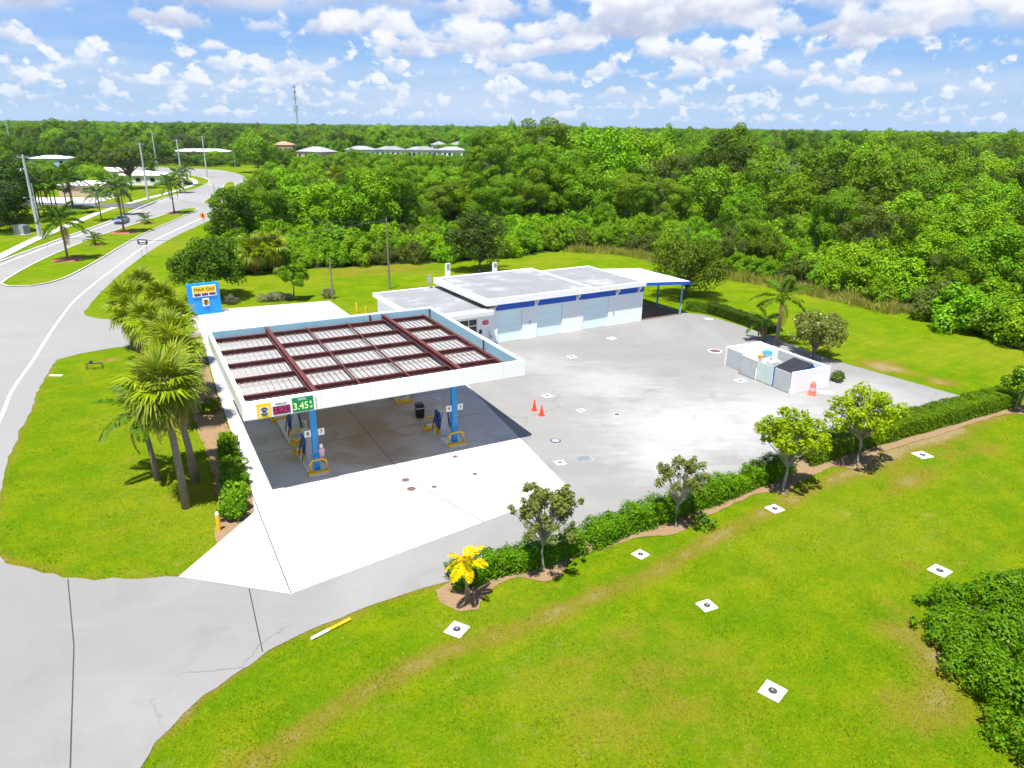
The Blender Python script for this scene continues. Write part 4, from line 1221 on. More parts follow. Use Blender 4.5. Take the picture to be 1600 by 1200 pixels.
# ------------------------------------------------------------------ palms
def fan_frond_mesh(name, mat, r, droop=0.35, seg=20, blade=1.05, pet=0.95):
    V, F = [], []
    b = 0
    pw_ = 0.022
    V += [(0, -pw_, 0), (0, pw_, 0), (pet, pw_ * .7, 0.02), (pet, -pw_ * .7, 0.02)]
    F.append((0, 1, 2, 3))
    for k in range(seg):
        a = R(-118 + 236 * k / (seg - 1)) + r.normal(0, .03)
        ln = blade * (1.0 - 0.28 * abs(k / (seg - 1) * 2 - 1) ** 2) * r.uniform(.9, 1.08)
        d = np.array([math.cos(a), math.sin(a), 0])
        q = np.array([-math.sin(a), math.cos(a), 0])
        o_ = np.array([pet, 0, .02])
        w0, w1 = .018, .055
        fold = 0.02 * (1 if k % 2 else -1)
        p1 = o_ + d * ln * .5 + np.array([0, 0, .05 - droop * .10])
        p2 = o_ + d * ln + np.array([0, 0, -droop * ln * r.uniform(.6, 1.3)])
        b = len(V)
        V += [tuple(o_ - q * w0), tuple(o_ + q * w0), tuple(p1 + q * w1 + [0, 0, fold]), tuple(p1 - q * w1 - [0, 0, fold]), tuple(p2 + q * .008), tuple(p2 - q * .008)]
        F += [(b, b + 1, b + 2, b + 3), (b + 3, b + 2, b + 4, b + 5)]
    return np_mesh(name, V, F, mat)


def feather_mesh(name, mat, r, length=2.6, n=26, leaflet=0.55, droop=1.0, vee=0.35, lw=.034):
    V, F = [], []

    def pt(u):
        return np.array([length * u * (1 - .12 * u), 0, length * (0.42 * u - 0.62 * droop * u * u)])
    prev = None
    for k in range(9):
        u = k / 8
        p_ = pt(u)
        w_ = .03 * (1 - u) + .006
        b = len(V)
        V += [tuple(p_ + [0, w_, 0]), tuple(p_ - [0, w_, 0])]
        if k:
            F.append((b - 2, b - 1, b + 1, b))
    for k in range(n):
        u = .14 + .86 * (k + .5) / n
        p_ = pt(u)
        tg = pt(min(1, u + .02)) - pt(u - .02)
        tg /= np.linalg.norm(tg)
        ln = leaflet * (math.sin(math.pi * (0.18 + .78 * u)) ** .7) * r.uniform(.85, 1.1)
        for sd in (-1, 1):
            dr = tg * .55 + np.array([0, sd * .85, vee * r.uniform(-.2, 1)])
            dr /= np.linalg.norm(dr)
            wv = np.cross(dr, [0, 0, 1])
            wv = wv / (np.linalg.norm(wv) + 1e-9) * lw
            e = p_ + dr * ln + np.array([0, 0, -ln * .42])
            mdl = p_ + dr * ln * .5 + np.array([0, 0, -ln * .06])
            b = len(V)
            V += [tuple(p_), tuple(mdl + wv), tuple(e), tuple(mdl - wv)]
            F.append((b, b + 1, b + 2, b + 3))
    return np_mesh(name, V, F, mat)


rp = np.random.default_rng(5)
FAN = [fan_frond_mesh('fan_frond', 'l_palm', rp, d_) for d_ in (.15, .35, .6)]
FAND = [fan_frond_mesh('dry_frond', 'l_palmdry', rp, .9) for _ in range(2)]
FEA = [feather_mesh('feather_frond', 'l_feather', rp, 2.7, 30, .72, d_, .35, .055) for d_ in (.8, 1.15)]
FEAY = [feather_mesh('yellow_frond', 'l_yellow', rp, 1.4, 24, .40, d_, .6, .045) for d_ in (.9, 1.2)]
FEAD = [feather_mesh('dry_feather_frond', 'l_palmdry', rp, 2.2, 22, .5, 1.3)]


def palm(name, label, x, y, h, n, scale=1.0, kind='fan', group=None, lean=(0, 0), r0=.16, ndry=5, z=0.0, seed=0):
    r = np.random.default_rng(seed + 100)
    pl = thing(name, label, 'palm tree', (x, y, z), r.uniform(0, 6.28) if lean == (0, 0) else 0, group)
    top = Vector((lean[0], lean[1], h))
    k_ = [(0, 0, -.1), (lean[0] * .15, lean[1] * .15, h * .35), (lean[0] * .5, lean[1] * .5, h * .7), tuple(top)]
    MB().tube(k_, [r0 * 1.35, r0 * 1.0, r0 * .95, r0 * 1.0], 9).build('trunk', 'palmbark', pl, smooth=True)
    if kind == 'feather':
        MB().tube([tuple(top), (top.x, top.y, top.z + .7)], [r0 * .9, r0 * .4], 8).build('crownshaft', 'l_feather', pl)
    for k in range(n + ndry):
        dryf = k >= n
        u = (k + .5) / n if not dryf else 1.1
        a = k * 2.39996 + r.uniform(-.25, .25)
        if kind == 'fan':
            pitch = 75 - 118 * u ** .85 + r.uniform(-8, 8) if not dryf else -62 + r.uniform(-14, 14)
            me = FAND[k % 2] if dryf else FAN[min(2, int(u * 3))]
        else:
            pitch = 62 - 82 * u + r.uniform(-6, 6) if not dryf else -50 + r.uniform(-10, 10)
            me = (FEAY[k % 2] if kind == 'yellow' else FEA[k % 2]) if not dryf else FEAD[0]
        f = link('dry_frond' if dryf else 'frond', me, pl)
        zo = (.55 if kind == 'feather' else .15) * (1 - u * .6)
        f.location = (top.x, top.y, top.z + zo)
        f.rotation_euler = Euler((r.uniform(-.3, .3), -R(pitch), a), 'XYZ')
        s_ = scale * r.uniform(.88, 1.1)
        f.scale = (s_, s_, s_)
    return pl


# the clump beside the canopy
palm('sabal_palm', 'tallest fan palm with bare grey trunk on the lawn by the yellow bollard', -17.9, 34.7, 6.9, 34, 1.2, lean=(-.35, .1), seed=1, ndry=7, r0=.19)
palm('sabal_palm', 'fan palm whose leaning trunk rises just behind the tallest palm', -18.7, 37.8, 6.3, 30, 1.15, lean=(-1.0, .6), seed=2, ndry=5, r0=.19)
palm('feather_palm', 'low dark feather palm leaning out over the lawn beside the fan palms', -21.0, 37.9, 3.7, 11, 1.05, 'feather', lean=(-.45, .2), seed=3, ndry=2, r0=.15)
for i, (x, y, h, s_) in enumerate([(-37.6, 71.0, 4.4, 1.05), (-35.4, 63.6, 4.5, 1.1), (-30.9, 61.5, 4.9, 1.15), (-30.2, 57.0, 4.4, 1.1), (-28.6, 58.6, 4.3, 1.1), (-25.6, 51.3, 4.9, 1.2), (-36.2, 66.6, 4.3, 1.05), (-28.2, 54.6, 4.3, 1.1),
                                  (-22.6, 45.6, 5.6, 1.15), (-33.2, 60.4, 4.0, 1.05), (-24.0, 48.6, 4.2, 1.1)]):
    palm('sabal_palm', 'fan palm in the dense row along the planting bed beside the canopy', x, y, h, 26, s_, group='row of fan palms by the canopy', seed=20 + i, ndry=6)
palm('yellow_palm', 'small bright yellow palm at the end of the front hedge', -1.9, 26.6, 1.95, 9, .82, 'yellow', seed=41, ndry=0, r0=.06)
palm('feather_palm', 'feather palm with drooping dark fronds behind the refuse enclosure', 26.0, 67.6, 4.3, 13, 1.15, 'feather', seed=44, ndry=1, r0=.17)
palm('young_palm', 'short yellowing palm stub beside the feather palm behind the enclosure', 25.2, 69.3, 1.5, 7, .8, 'feather', seed=45, ndry=5, r0=.2)
for i, (x, y, h, s_, lab) in enumerate([(-68.1, 108.8, 5.2, 1.25, 'palm at the near end of the road median'), (-74.7, 138.3, 7.6, 1.25, 'tall palm in the median beside the silver car'), (-79.2, 169.8, 6.2, 1.25, 'palm near the far end of the first median')]):
    palm('median_palm', lab, x, y, h, 18, s_ * 1.15, 'feather', seed=50 + i, ndry=2, r0=.16, z=.1)
for i, (x, y, h) in enumerate([(-104.5, 159.9, 6.4), (-107.0, 165.8, 6.8), (-108.0, 172.2, 7.0), (-106.8, 176.4, 7.2), (-101.4, 168.0, 7.4), (-110.4, 180.2, 6.6), (-113, 174, 6.3), (-103.5, 163.5, 5.8)]):
    palm('verge_palm', 'slender palm in the group across the road by the side street', x, y, h, 20, 1.45, 'feather', 'palms by the side street', seed=60 + i, ndry=1, r0=.13)
for i, (x, y, h) in enumerate([(-88.6, 155.9, 5.0), (-88.9, 166.0, 6.0), (-100.8, 222, 5.0), (-111, 251, 5.0)]):
    palm('verge_palm', 'slender street palm standing between sidewalk and road', x, y, h, 16, 1.3, 'feather', 'street palms along the sidewalk', seed=80 + i, ndry=1, r0=.12)
for i, (x, y) in enumerate([(-72.0, 123.5), (-77.0, 151.5)]):
    palm('agave_plant', 'small spiky plant in a mulch ring on the median', x, y, .35, 12, .8, 'feather', 'spiky median plants', seed=90 + i, ndry=0, r0=.14, z=.1)
for i, (x, y, h) in enumerate([(-36.4, 100.0, 3.2), (-34.0, 101.0, 3.6), (-63.0, 196.0, 6.2), (-52, 178, 7.0), (-46, 190, 7.6), (-71, 206, 6.0)]):
    palm('wood_palm', 'shaggy fan palm at the edge of the wood', x, y, h, 28, 1.35, group='fan palms along the wood edge', seed=110 + i, ndry=10)


# ------------------------------------------------------------------ hand-placed trees near the station
def near_tree(name, label, x, y, H, Rr, zc, n, L, W, mat, bark, r0, seed, nb=26, br=(.16, .30), Rz=None, fork=None, inner=.25, zlow=-.6):
    r = np.random.default_rng(seed)
    Rz = Rz or (H - zc)
    bl = ell_blobs(r, nb, Rr, Rz, zc, br, zlow, (.35, .95))
    t_ = thing(name, label, 'tree', (x, y, 0), 0)
    V, F = blob_leaves(bl, n, L, W, r, 1.0, .3, inner)
    link('crown', np_mesh('crown', V, F, mat), t_)
    link('trunk', trunk_mesh('trunk', fork or zc, r0, bl, r, nb, bark, .1), t_)
    return t_


near_tree('sparse_tree', 'sparse small-leaved tree with pale trunk beside the yellow palm hedge', 1.6, 29.1, 5.0, 1.95, 3.35, 6000, .16, .085, 'l_sparse', 'barkpale', .058, 201, 75, (.07, .17), 1.65, 2.0, .5)
near_tree('sparse_tree', 'thin sparse tree with pale trunk at the middle of the front hedge', 8.8, 33.2, 4.5, 1.5, 3.1, 3000, .16, .085, 'l_sparse', 'barkpale', .052, 202, 50, (.08, .19), 1.45, 1.9, .5)
near_tree('lime_tree', 'rounded lime green tree at the gap in the front hedge', 16.1, 37.7, 5.0, 2.15, 3.3, 5600, .22, .12, 'l_lime', 'barkpale', .10, 203, 70, (.10, .22), 1.75, 2.2, .35)
near_tree('lime_tree', 'broader lime green tree in front of the long clipped hedge', 22.2, 41.5, 5.3, 2.6, 3.5, 6000, .23, .12, 'l_lime', 'barkpale', .11, 204, 80, (.09, .20), 1.75, 2.3, .35)
near_tree('leaning_tree', 'small leaning tree at the far end of the long clipped hedge', 38.6, 51.0, 3.6, 1.5, 2.4, 2600, .22, .14, 'l_mid', 'barkpale', .08, 205, 20, (.18, .3), 1.2)
mt = near_tree('flowering_tree', 'spreading multi-stemmed tree with white blossom behind the enclosure', 28.0, 63.6, 4.4, 2.7, 2.5, 9500, .22, .13, 'l_sparse', 'bark', .09, 206, 44, (.15, .28), 1.8, 1.0)
rb = np.random.default_rng(9)
d = unit(rb.normal(0, 1, (45, 3)) + np.array([0, 0, .6]))
V, F = leaf_arrays(np.array([0, 0, 2.6]) + d * np.array([2.75, 2.75, 1.9]), d, .14, .12, rb)
link('blossom', np_mesh('blossom', V, F, 'flower'), mt)
near_tree('round_tree', 'round dense dark tree behind the blue sign', -36.3, 84.5, 7.3, 4.2, 4.0, 16000, .30, .17, 'l_dark', 'bark', .2, 207, 60, (.16, .28), 3.2)
near_tree('small_tree', 'small open tree behind the pale bushes of the back slab', -26.5, 84.6, 4.4, 1.9, 2.9, 4200, .26, .14, 'l_mid', 'bark', .09, 208, 22, (.18, .3), 1.5)
near_tree('oak_tree', 'dense dark oak behind the office roof', -4.9, 103.5, 8.6, 4.7, 4.4, 15000, .32, .17, 'l_dark', 'bark', .22, 209, 60, (.15, .27), 4.0, 2.0)
near_tree('oak_tree', 'dense dark oak behind the carport', 21.8, 88.5, 7.6, 4.9, 4.2, 16000, .30, .16, 'l_dark', 'bark', .22, 210, 60, (.15, .27), 3.3, 1.8)
near_tree('spreading_tree', 'umbrella shaped tree with dark trunk on the white house lawn', -122, 234.9, 12.0, 8.5, 8.6, 9000, .6, .34, 'l_dark', 'bark', .4, 211, 50, (.14, .24), 3.2, 5.5, .2, -.1)
near_tree('great_tree', 'big round bright tree on the open verge of the far road bend', -111, 322, 15.0, 9.5, 8.6, 9000, .8, .5, 'l_bright', 'bark', .35, 212, 44, (.2, .32), 6.2)
for i, (x, y, s_) in enumerate([(-97.5, 136, 1.35), (-104, 150, 1.6), (-112, 158, 1.6), (-110, 141, 1.6), (-124, 172, 1.5)]):
    tree('darktree', x, y, s_, 'large dark tree on the lot behind the grey utility cabinet', 'dark trees behind the utility cabinet', 'dark_tree')


def bush(name, label, x, y, Rr, h, n, L, W, mat, seed, group=None, sx=1.0, rz=0.0):
    r = np.random.default_rng(seed)
    bl = ell_blobs(r, 18, Rr, h * .62, h * .30, (.26, .42), -.1, (.45, .9))
    b_ = thing(name, label, 'bush', (x, y, 0), rz, group, (sx, 1, 1))
    V, F = blob_leaves(bl, n, L, W, r, 1.0, .02, .1)
    link('foliage', np_mesh('foliage', V, F, mat), b_)
    link('stems', trunk_mesh('stems', h * .4, .03, bl, r, 8, 'bark'), b_)
    return b_


bush('grey_bush', 'pale grey-green bush at the foot of the blue sign', -33.2, 82.2, .95, 1.1, 1600, .16, .09, 'l_sage', 301)
bush('grey_bush', 'long low pale bush on the back edge of the slab', -28.6, 84.1, 1.1, .9, 2200, .16, .09, 'l_sage', 302, None, 2.0, R(25))
bush('grey_bush', 'pale bush beside the short wooden post', -22.6, 86.0, .9, 1.2, 1500, .16, .09, 'l_sage', 303)
for i, (x, y, rr, h) in enumerate([(-22.2, 48.6, .8, 1.1), (-18.9, 43.0, .75, .9), (-17.8, 40.8, .8, 1.0), (-16.9, 39.0, .85, 1.1), (-16.2, 37.3, .8, 1.0), (-15.6, 35.8, .85, 1.1), (-15.1, 34.5, .85, 1.2), (-14.95, 33.6, .75, 1.0)]):
    bush('bed_bush', 'leafy bush in the planting bed along the slab', x, y, rr, h, 1800, .17, .10, 'l_hedge' if i > 5 else 'l_mid', 310 + i, 'bushes in the planting bed')
bush('green_bush', 'small dark shrub at the corner of the enclosure wall', 27.6, 57.2, .7, 1.0, 900, .18, .12, 'l_dark', 330)
bush('fern_clump', 'dark leafy clump on the grass at the foot of the thin sparse tree', 10.3, 33.6, .75, .45, 500, .2, .12, 'l_mid', 331)

# foreground thicket on the lawn edge
r = np.random.default_rng(77)
thk = thing('leafy_thicket', 'large bright leafy thicket on the lawn with bare soil at its edge', 'bush', (22, 24, 0))
fp = [(18.4, 27.2), (17.3, 25.4), (16.7, 23.4), (16.4, 21.6), (16.3, 19.8), (16.4, 17.6), (17.5, 15.6), (25, 15), (31, 18), (32, 26), (28, 29.6), (24.6, 29.3), (21.6, 28.3)]
bl = []
while len(bl) < 330:
    q = np.array([[r.uniform(16, 32), r.uniform(15, 30.5)]])
    if inpoly(q, fp)[0]:
        e = seg_dist(q, fp + fp[:1])[0]
        hgt = min(1.9, .45 + e * .9) * r.uniform(.75, 1.1)
        bl.append((q[0, 0] - 22, q[0, 1] - 24, hgt * .55, max(.26, hgt * .44) * r.uniform(.6, 1.0)))
V, F = blob_leaves(bl, 120000, .165, .085, r, 1.0, .02, .12)
link('foliage', np_mesh('foliage', V, F, 'l_hedge'), thk)
link('stems', trunk_mesh('stems', .8, .05, bl, r, 60, 'bark'), thk)


# ------------------------------------------------------------------ hedges
def hedge(label, line, w_, h, dens, L, W, mat, seed, loose=.12, group=None):
    r = np.random.default_rng(seed)
    ln = smooth_line(line, .4)
    A = np.array(ln)
    c0 = A.mean(0)
    hd = thing('hedge', label, 'hedge', (c0[0], c0[1], 0), 0, group)
    sl = np.linalg.norm(np.diff(A, axis=0), axis=1)
    cum = np.concatenate([[0], np.cumsum(sl)])
    tot = cum[-1]
    per = w_ + 2 * h
    n = int(dens * tot * per)
    u = r.uniform(-w_ * .3, tot + w_ * .3, n)
    uc = np.clip(u, 0, tot)
    k = np.clip(np.searchsorted(cum, uc) - 1, 0, len(sl) - 1)
    tt_ = (uc - cum[k]) / sl[k]
    d = (A[k + 1] - A[k]) / sl[k][:, None]
    c_ = A[k] + (A[k + 1] - A[k]) * tt_[:, None] + d * (u - uc)[:, None]
    nrm = np.stack([-d[:, 1], d[:, 0]], 1)
    v = r.uniform(0, per, n)
    wob = 1 + loose * np.sin(u * 2.1 + seed) * np.cos(u * .77 + seed * 2) + loose * .6 * np.sin(u * 5.3)
    hh = h * wob
    off = np.where(v < h, -w_ / 2, np.where(v < h + w_, v - h - w_ / 2, w_ / 2)) * (1 + loose * .8 * np.sin(u * 1.7 + 1))
    z = np.where(v < h, v, np.where(v < h + w_, h, per - v)) * wob
    rad = np.minimum(1, np.sqrt(np.clip(1 - (np.abs(off) / (w_ * .62)) ** 4, 0, 1)) + .15)
    z = np.where((v >= h) & (v < h + w_), z * (0.80 + 0.20 * rad), z)
    outv = np.column_stack([nrm * np.sign(off)[:, None] * np.where((v < h) | (v > h + w_), 1, .25)[:, None], np.where((v >= h) & (v < h + w_), 1.0, .25)])
    p_ = np.column_stack([c_ + nrm * off[:, None] - c0, np.maximum(z, .03)]) + r.normal(0, .05 + loose * .2, (n, 3)) * np.array([1, 1, .8])
    p_[:, 2] = np.maximum(p_[:, 2], .03)
    V, F = leaf_arrays(p_, unit(outv), L, W, r, .45, .7)
    link('foliage', np_mesh('foliage', V, F, mat), hd)
    mb = ribbon([tuple(np.array(q) - c0) for q in ln], -w_ * .36, w_ * .36, 0.0, h * .80)
    mb.build('branch_core', mat, hd)
    return hd


H1 = 'loose front hedge segments'
hedge('loose bright hedge running behind the first sparse tree from the yellow palm', [(-2.5, 28.1), (-.8, 28.9), (1.3, 29.9), (3.3, 30.9)], 1.0, 0.95, 620, .125, .075, 'l_hedge', 1, .2)
hedge('loose bright hedge between the two sparse trees', [(4.1, 31.6), (5.6, 32.6), (7.2, 33.6)], 1.1, 1.05, 620, .125, .075, 'l_hedge', 2, .2)
hedge('loose bright hedge beside and behind the thin sparse tree', [(7.9, 34.1), (9.6, 35.1), (11.3, 36.2)], 1.1, 1.1, 620, .125, .075, 'l_hedge', 3, .25)
hedge('loose hedge between the thin sparse tree and the first lime tree', [(11.9, 36.7), (13.6, 37.7), (15.6, 39.2)], 1.1, .95, 620, .125, .075, 'l_hedge', 4, .25)
hedge('short dark hedge stub behind the rounded lime tree', [(15.9, 39.3), (17.1, 40.1)], 1.0, 1.1, 620, .125, .075, 'l_mid', 5, .2)
hedge('long neatly clipped hedge along the front of the lot', [(18.9, 41.7), (22.0, 43.5), (24.5, 44.9), (28.5, 47.0), (31.9, 48.8), (36, 51.0), (38.6, 52.3)], 1.75, 1.15, 620, .125, .075, 'l_hedge2', 6, .05)
hedge('clipped hedge along the back of the lot behind the palm', [(22.9, 80.6), (24.6, 77.6), (26.0, 74.4), (26.9, 71.8)], 1.3, 1.1, 460, .13, .08, 'l_dark', 7, .06)
hedge('short clipped hedge block beside the carport post', [(20.6, 82.0), (22.2, 80.9)], 1.5, 1.25, 460, .13, .08, 'l_hedge2', 8, .06)


# ================================================================== THE WOOD
WOOD = [(-40.5, 99), (-36.9, 101.5), (-26.9, 105.6), (-16, 109.5), (-10.2, 111), (0.8, 117.6), (11, 126.2), (21.6, 123.3), (29.8, 107), (37.2, 100), (43.0, 91.4), (47.6, 83.6), (49.3, 76), (49.2, 67.5), (56, 60), (80, 52), (420, 260), (480, 420),
        (-70, 420), (-92, 330), (-88, 285), (-75, 240), (-66, 212), (-60, 180), (-56, 152), (-48, 120)]
M['woodfloor'] = pm('woodland_floor', (0.035, 0.045, 0.012), 0.95, 0.3, 0.4)
tag(MB().sheet(WOOD, 0.03).build('woodland_floor', 'woodfloor'), kind='structure')
EDGE = WOOD[:15]
LABELS = {
    'broadleaf': ('bright green rounded broadleaf tree in the wood behind the station', 'bright broadleaf trees in the wood'),
    'leafy': ('mid green upright leafy tree in the wood behind the station', 'mid green trees in the wood'),
    'darktree': ('dark green dense tree in the wood behind the station', 'dark trees in the wood'),
    'olive': ('thin olive grey-green tree in the wood behind the station', 'olive trees in the wood'),
    'pine': ('pine with puffy needle clumps on a tall trunk in the wood', 'pines in the wood'),
    'shrub': ('bright leafy shrub along the front edge of the wood', 'shrubs along the wood edge'),
    'scrub': ('dull olive scrub bush along the front edge of the wood', 'scrub along the wood edge')}
LOOK = {'broadleaf': 'bright rounded tree', 'leafy': 'mid green leafy tree', 'darktree': 'dark dense tree', 'olive': 'thin olive tree', 'pine': 'puffy needled pine',
        'shrub': 'bright leafy shrub', 'scrub': 'dull olive bush'}


def zone_label(kd, x, y, e, s_):
    big = (s_ > 1.15) if kd in ('shrub', 'scrub') else s_ > .92
    if x < -38:
        zn = 'beside the curving road'
    elif x < -12:
        zn = 'behind the blue sign and wooden poles'
    elif x < 14:
        zn = 'behind the garage roof'
    elif x < 40:
        zn = 'behind the carport'
    else:
        zn = 'beyond the lawn behind the enclosure'
    dp = 'at the wood edge' if e < 8 else ('in the front wood' if e < 24 else 'deep in the wood')
    return f"{'large' if big else 'small'} {LOOK[kd]} {dp} {zn}"


rw = np.random.default_rng(23)
pts = []


def try_add(x, y, d_):
    for (a, b, e) in pts:
        if (a - x) ** 2 + (b - y) ** 2 < (0.5 * (d_ + e)) ** 2:
            return False
    pts.append((x, y, d_))
    return True


# edge shrubs
edge_s = smooth_line(EDGE, 1.0)
for q in edge_s:
    if rw.random() < .75:
        x, y = q[0] + rw.normal(0, .6), q[1] + 1.0 + rw.uniform(-.3, 2.0)
        if x > 16 and 80 < y < 124 and rw.random() < .45:
            continue
        if try_add(x, y, 2.9):
            kd = 'shrub' if rw.random() < .78 else 'scrub'
            s_ = rw.uniform(.75, 1.25) * (1.3 if y < 85 and x > 40 else 1)
            tree(kd, x, y, s_, zone_label(kd, x, y, 0, s_), LABELS[kd][1], cat='bush')
cand = []
for _ in range(9000):
    x, y = rw.uniform(-90, 235), rw.uniform(56, 262)
    if abs(x) > y * .80 + 4:
        continue
    cand.append((x, y))
cand = np.array(cand)
cand = cand[inpoly(cand, WOOD)]
cand = cand[np.argsort(cand[:, 1] + .25 * np.abs(cand[:, 0]))]
ed = seg_dist(cand, EDGE)
ntree = 0
far_pts = []
for (x, y), e in zip(cand, ed):
    if ntree >= 300 or y > 240:
        break
    front = e < 16
    dd = 4.2 if front else 6.2 + 2.2 * min(1, max(0, (y - 135) / 80))
    if not try_add(x, y, dd):
        continue
    zone = math.sin(x * .045 + 1.3) + math.sin(y * .06 + x * .02)
    u = rw.random()
    if front:
        kd = 'shrub' if u < .52 else ('leafy' if u < .72 else ('broadleaf' if u < .86 else ('olive' if u < .93 else 'darktree')))
        s_ = rw.uniform(1.05, 1.6) if kd == 'shrub' else rw.uniform(.52, .78) * (1.35 if x > 40 else 1)
    else:
        if x < 5 and y > 120 and u < .5:
            kd = 'pine'
        elif zone > .5:
            kd = 'broadleaf' if u < .6 else ('leafy' if u < .85 else 'pine')
        elif zone > -.6:
            kd = 'leafy' if u < .45 else ('broadleaf' if u < .72 else ('darktree' if u < .86 else 'olive'))
        else:
            kd = 'darktree' if u < .34 else ('leafy' if u < .65 else ('olive' if u < .80 else 'broadleaf'))
        s_ = rw.choice([rw.uniform(.7, 1.0), rw.uniform(.95, 1.3), rw.uniform(1.2, 1.5)], p=[.35, .45, .2])
        s_ *= .84 + .26 * min(1, e / 45) + .45 * min(1, max(0, (y - 135) / 80)) * (1 if x > -.04 * y else .0)
        if x < -.04 * y:
            s_ = min(s_, 1.02) * (1.2 if y < 160 else 1)
    tree(kd, x, y, s_, zone_label(kd, x, y, e, s_), LABELS[kd][1])
    ntree += 1

# bare grey trees standing in the wood
for i, (x, y, h) in enumerate([(60, 172, 15), (64, 176, 14), (57, 178, 14), (118, 168, 14.5), (125, 172, 14)]):
    r = np.random.default_rng(400 + i)
    b_ = thing('dead_tree', 'leafless pale grey tree standing in the wood', 'tree', (x, y, 0), 0, 'bare grey trees in the wood')
    mb = MB().tube([(0, 0, -.1), (0, 0, h * .45), (.2, .1, h * .75)], [.22, .16, .08], 6)
    for k in range(110):
        a = r.uniform(0, 6.28)
        z0 = r.uniform(.3, .75) * h
        ln = r.uniform(1.5, 4.2)
        e = Vector((math.cos(a) * ln * .75, math.sin(a) * ln * .75, z0 + ln * .8))
        m_ = Vector((math.cos(a) * ln * .4, math.sin(a) * ln * .4, z0 + ln * .3))
        mb.tube([(.05, 0, z0), m_, e], [.07, .05, .03], 4)
    mb.build('branches', 'dead', b_)

# tall rough grass between lawn and wood
r = np.random.default_rng(31)


def blades(line, width, n, h0, h1, name, label):
    A = np.array(smooth_line(line, 1.0))
    k = r.integers(0, len(A), n)
    off = r.uniform(-1, 1, n) * width
    d = np.gradient(A, axis=0)
    d /= np.linalg.norm(d, axis=1, keepdims=True)
    nn = np.stack([-d[:, 1], d[:, 0]], 1)
    clump = .6 + .4 * np.sin(k * .9) * np.cos(off * 1.3 + k * .31)
    base = np.column_stack([A[k] + nn[k] * off[:, None] + r.normal(0, .5, (n, 2)), np.zeros(n)])
    hh = r.uniform(h0, h1, n) * clump
    a = r.uniform(0, 6.28, n)
    w_ = r.uniform(.03, .09, n)
    sd = np.column_stack([np.cos(a), np.sin(a), np.zeros(n)]) * w_[:, None]
    tip = base + np.column_stack([r.normal(0, .45, n), r.normal(0, .45, n), hh])
    V = np.stack([base - sd, base + sd, tip], 1).reshape(-1, 3)
    F = np.arange(3 * n).reshape(n, 3)
    return tag(link(name, np_mesh(name, V, F, 'l_tall')), label, 'grass', None, 'stuff')


blades([(10, 124), (20, 120.5), (27.6, 106.5), (34.6, 98.6), (40.6, 90), (45.4, 82)], 2.0, 15000, .4, 1.7, 'tall_grass', 'rough olive and straw coloured tall grass in front of the wood')

# ================================================================== FAR WOODLAND (one mass): crowns instanced on points
rf = np.random.default_rng(61)
fp_, fs_, fk_ = [], [], []
CLEAR = [(-218, 352, 13), (-92, 455, 12), (-75, 462, 12), (-58, 470, 12), (-41, 480, 12), (-114, 432, 14), (-180, 432, 18), (-148, 482, 12), (-128, 254, 14), (-147, 271, 11), (-121, 212, 12), (-111, 322, 10), (-122, 235, 8), (-180, 262, 12), (-64, 520, 10), (-45, 528, 10), (-300, 1300, 30)]


def rings(y0, y1, step, scale, jit, hs):
    y = y0
    while y < y1:
        xw = y * .80 + 30
        x = -xw
        while x < xw:
            px, py = x + rf.uniform(-jit, jit) * step, y + rf.uniform(-jit, jit) * step
            x += step
            yield px, py, scale * rf.uniform(.75, 1.2), hs
        y += step


roadline = ROAD_L[8:]
allp = list(rings(215, 480, 9.5, 1.5, .45, 1.0)) + list(rings(480, 1000, 15, 2.1, .45, .72)) + list(rings(1000, 2200, 26, 3.4, .45, .44)) + list(rings(2200, 7000, 90, 11, .45, .15))
A = np.array([(a, b) for a, b, _, _ in allp])
rd_ = seg_dist(A, ROAD_L[10:] + [(-260, 352), (-420, 360)])
rd2 = seg_dist(A, ROAD_R[:70:2])
inw = inpoly(A, WOOD)
pa = np.array([(a, b) for a, b, _ in pts])
for i, (x, y, s_, hs) in enumerate(allp):
    if y < 480:
        if x < -55 and not inw[i] and (rd_[i] < 17 or rd2[i] < 14):
            continue
        if not inw[i] and x < -60 and y < 330 and (x > -104 - (y - 215) * .35 or rf.random() < .45):
            continue
        if x < -62 and not inw[i]:
            s_ *= .72
        elif -.40 * y < x < -.05 * y:
            s_ *= .62
        if y < 275 and inw[i] and np.min((pa[:, 0] - x) ** 2 + (pa[:, 1] - y) ** 2) < 42:
            continue
    skip = False
    for cx, cy, cr in CLEAR:
        if (x - cx) ** 2 + (y - cy) ** 2 < cr ** 2:
            skip = True
        # keep the view towards the far roofs open: low growth just before them
        if 340 < cy < 600 and abs(x - cx * y / cy) < cr * 1.1 and cy * .62 < y < cy:
            hs = min(hs, .42 if y > cy * .8 else .62)
    if skip:
        continue
    patch = math.sin(x * .011 + 2) + math.sin(y * .013 + x * .004)
    u = rf.random()
    k = (4 if u < .40 else (0 if u < .62 else (1 if u < .85 else 3))) if patch > .35 else ((2 if u < .42 else (1 if u < .72 else (3 if u < .86 else 0))) if patch < -.5 else (1 if u < .4 else (0 if u < .62 else (4 if u < .84 else 2))))
    fp_.append((x, y, -0.2))
    hz = s_ * hs * rf.uniform(.85, 1.25) * (1.05 if k != 4 else .92)
    fs_.append((s_, s_, hz))
    fk_.append(k)
ug = [(a + rf.uniform(-1.6, 1.6), b + rf.uniform(-1.6, 1.6)) for a in np.arange(-95, 215, 4.3) for b in np.arange(62, 250, 4.3) if abs(a) < b * .8 + 6]
ug = np.array(ug)
ug = ug[inpoly(ug, WOOD)]
ug = ug[seg_dist(ug, EDGE) > 3.5]
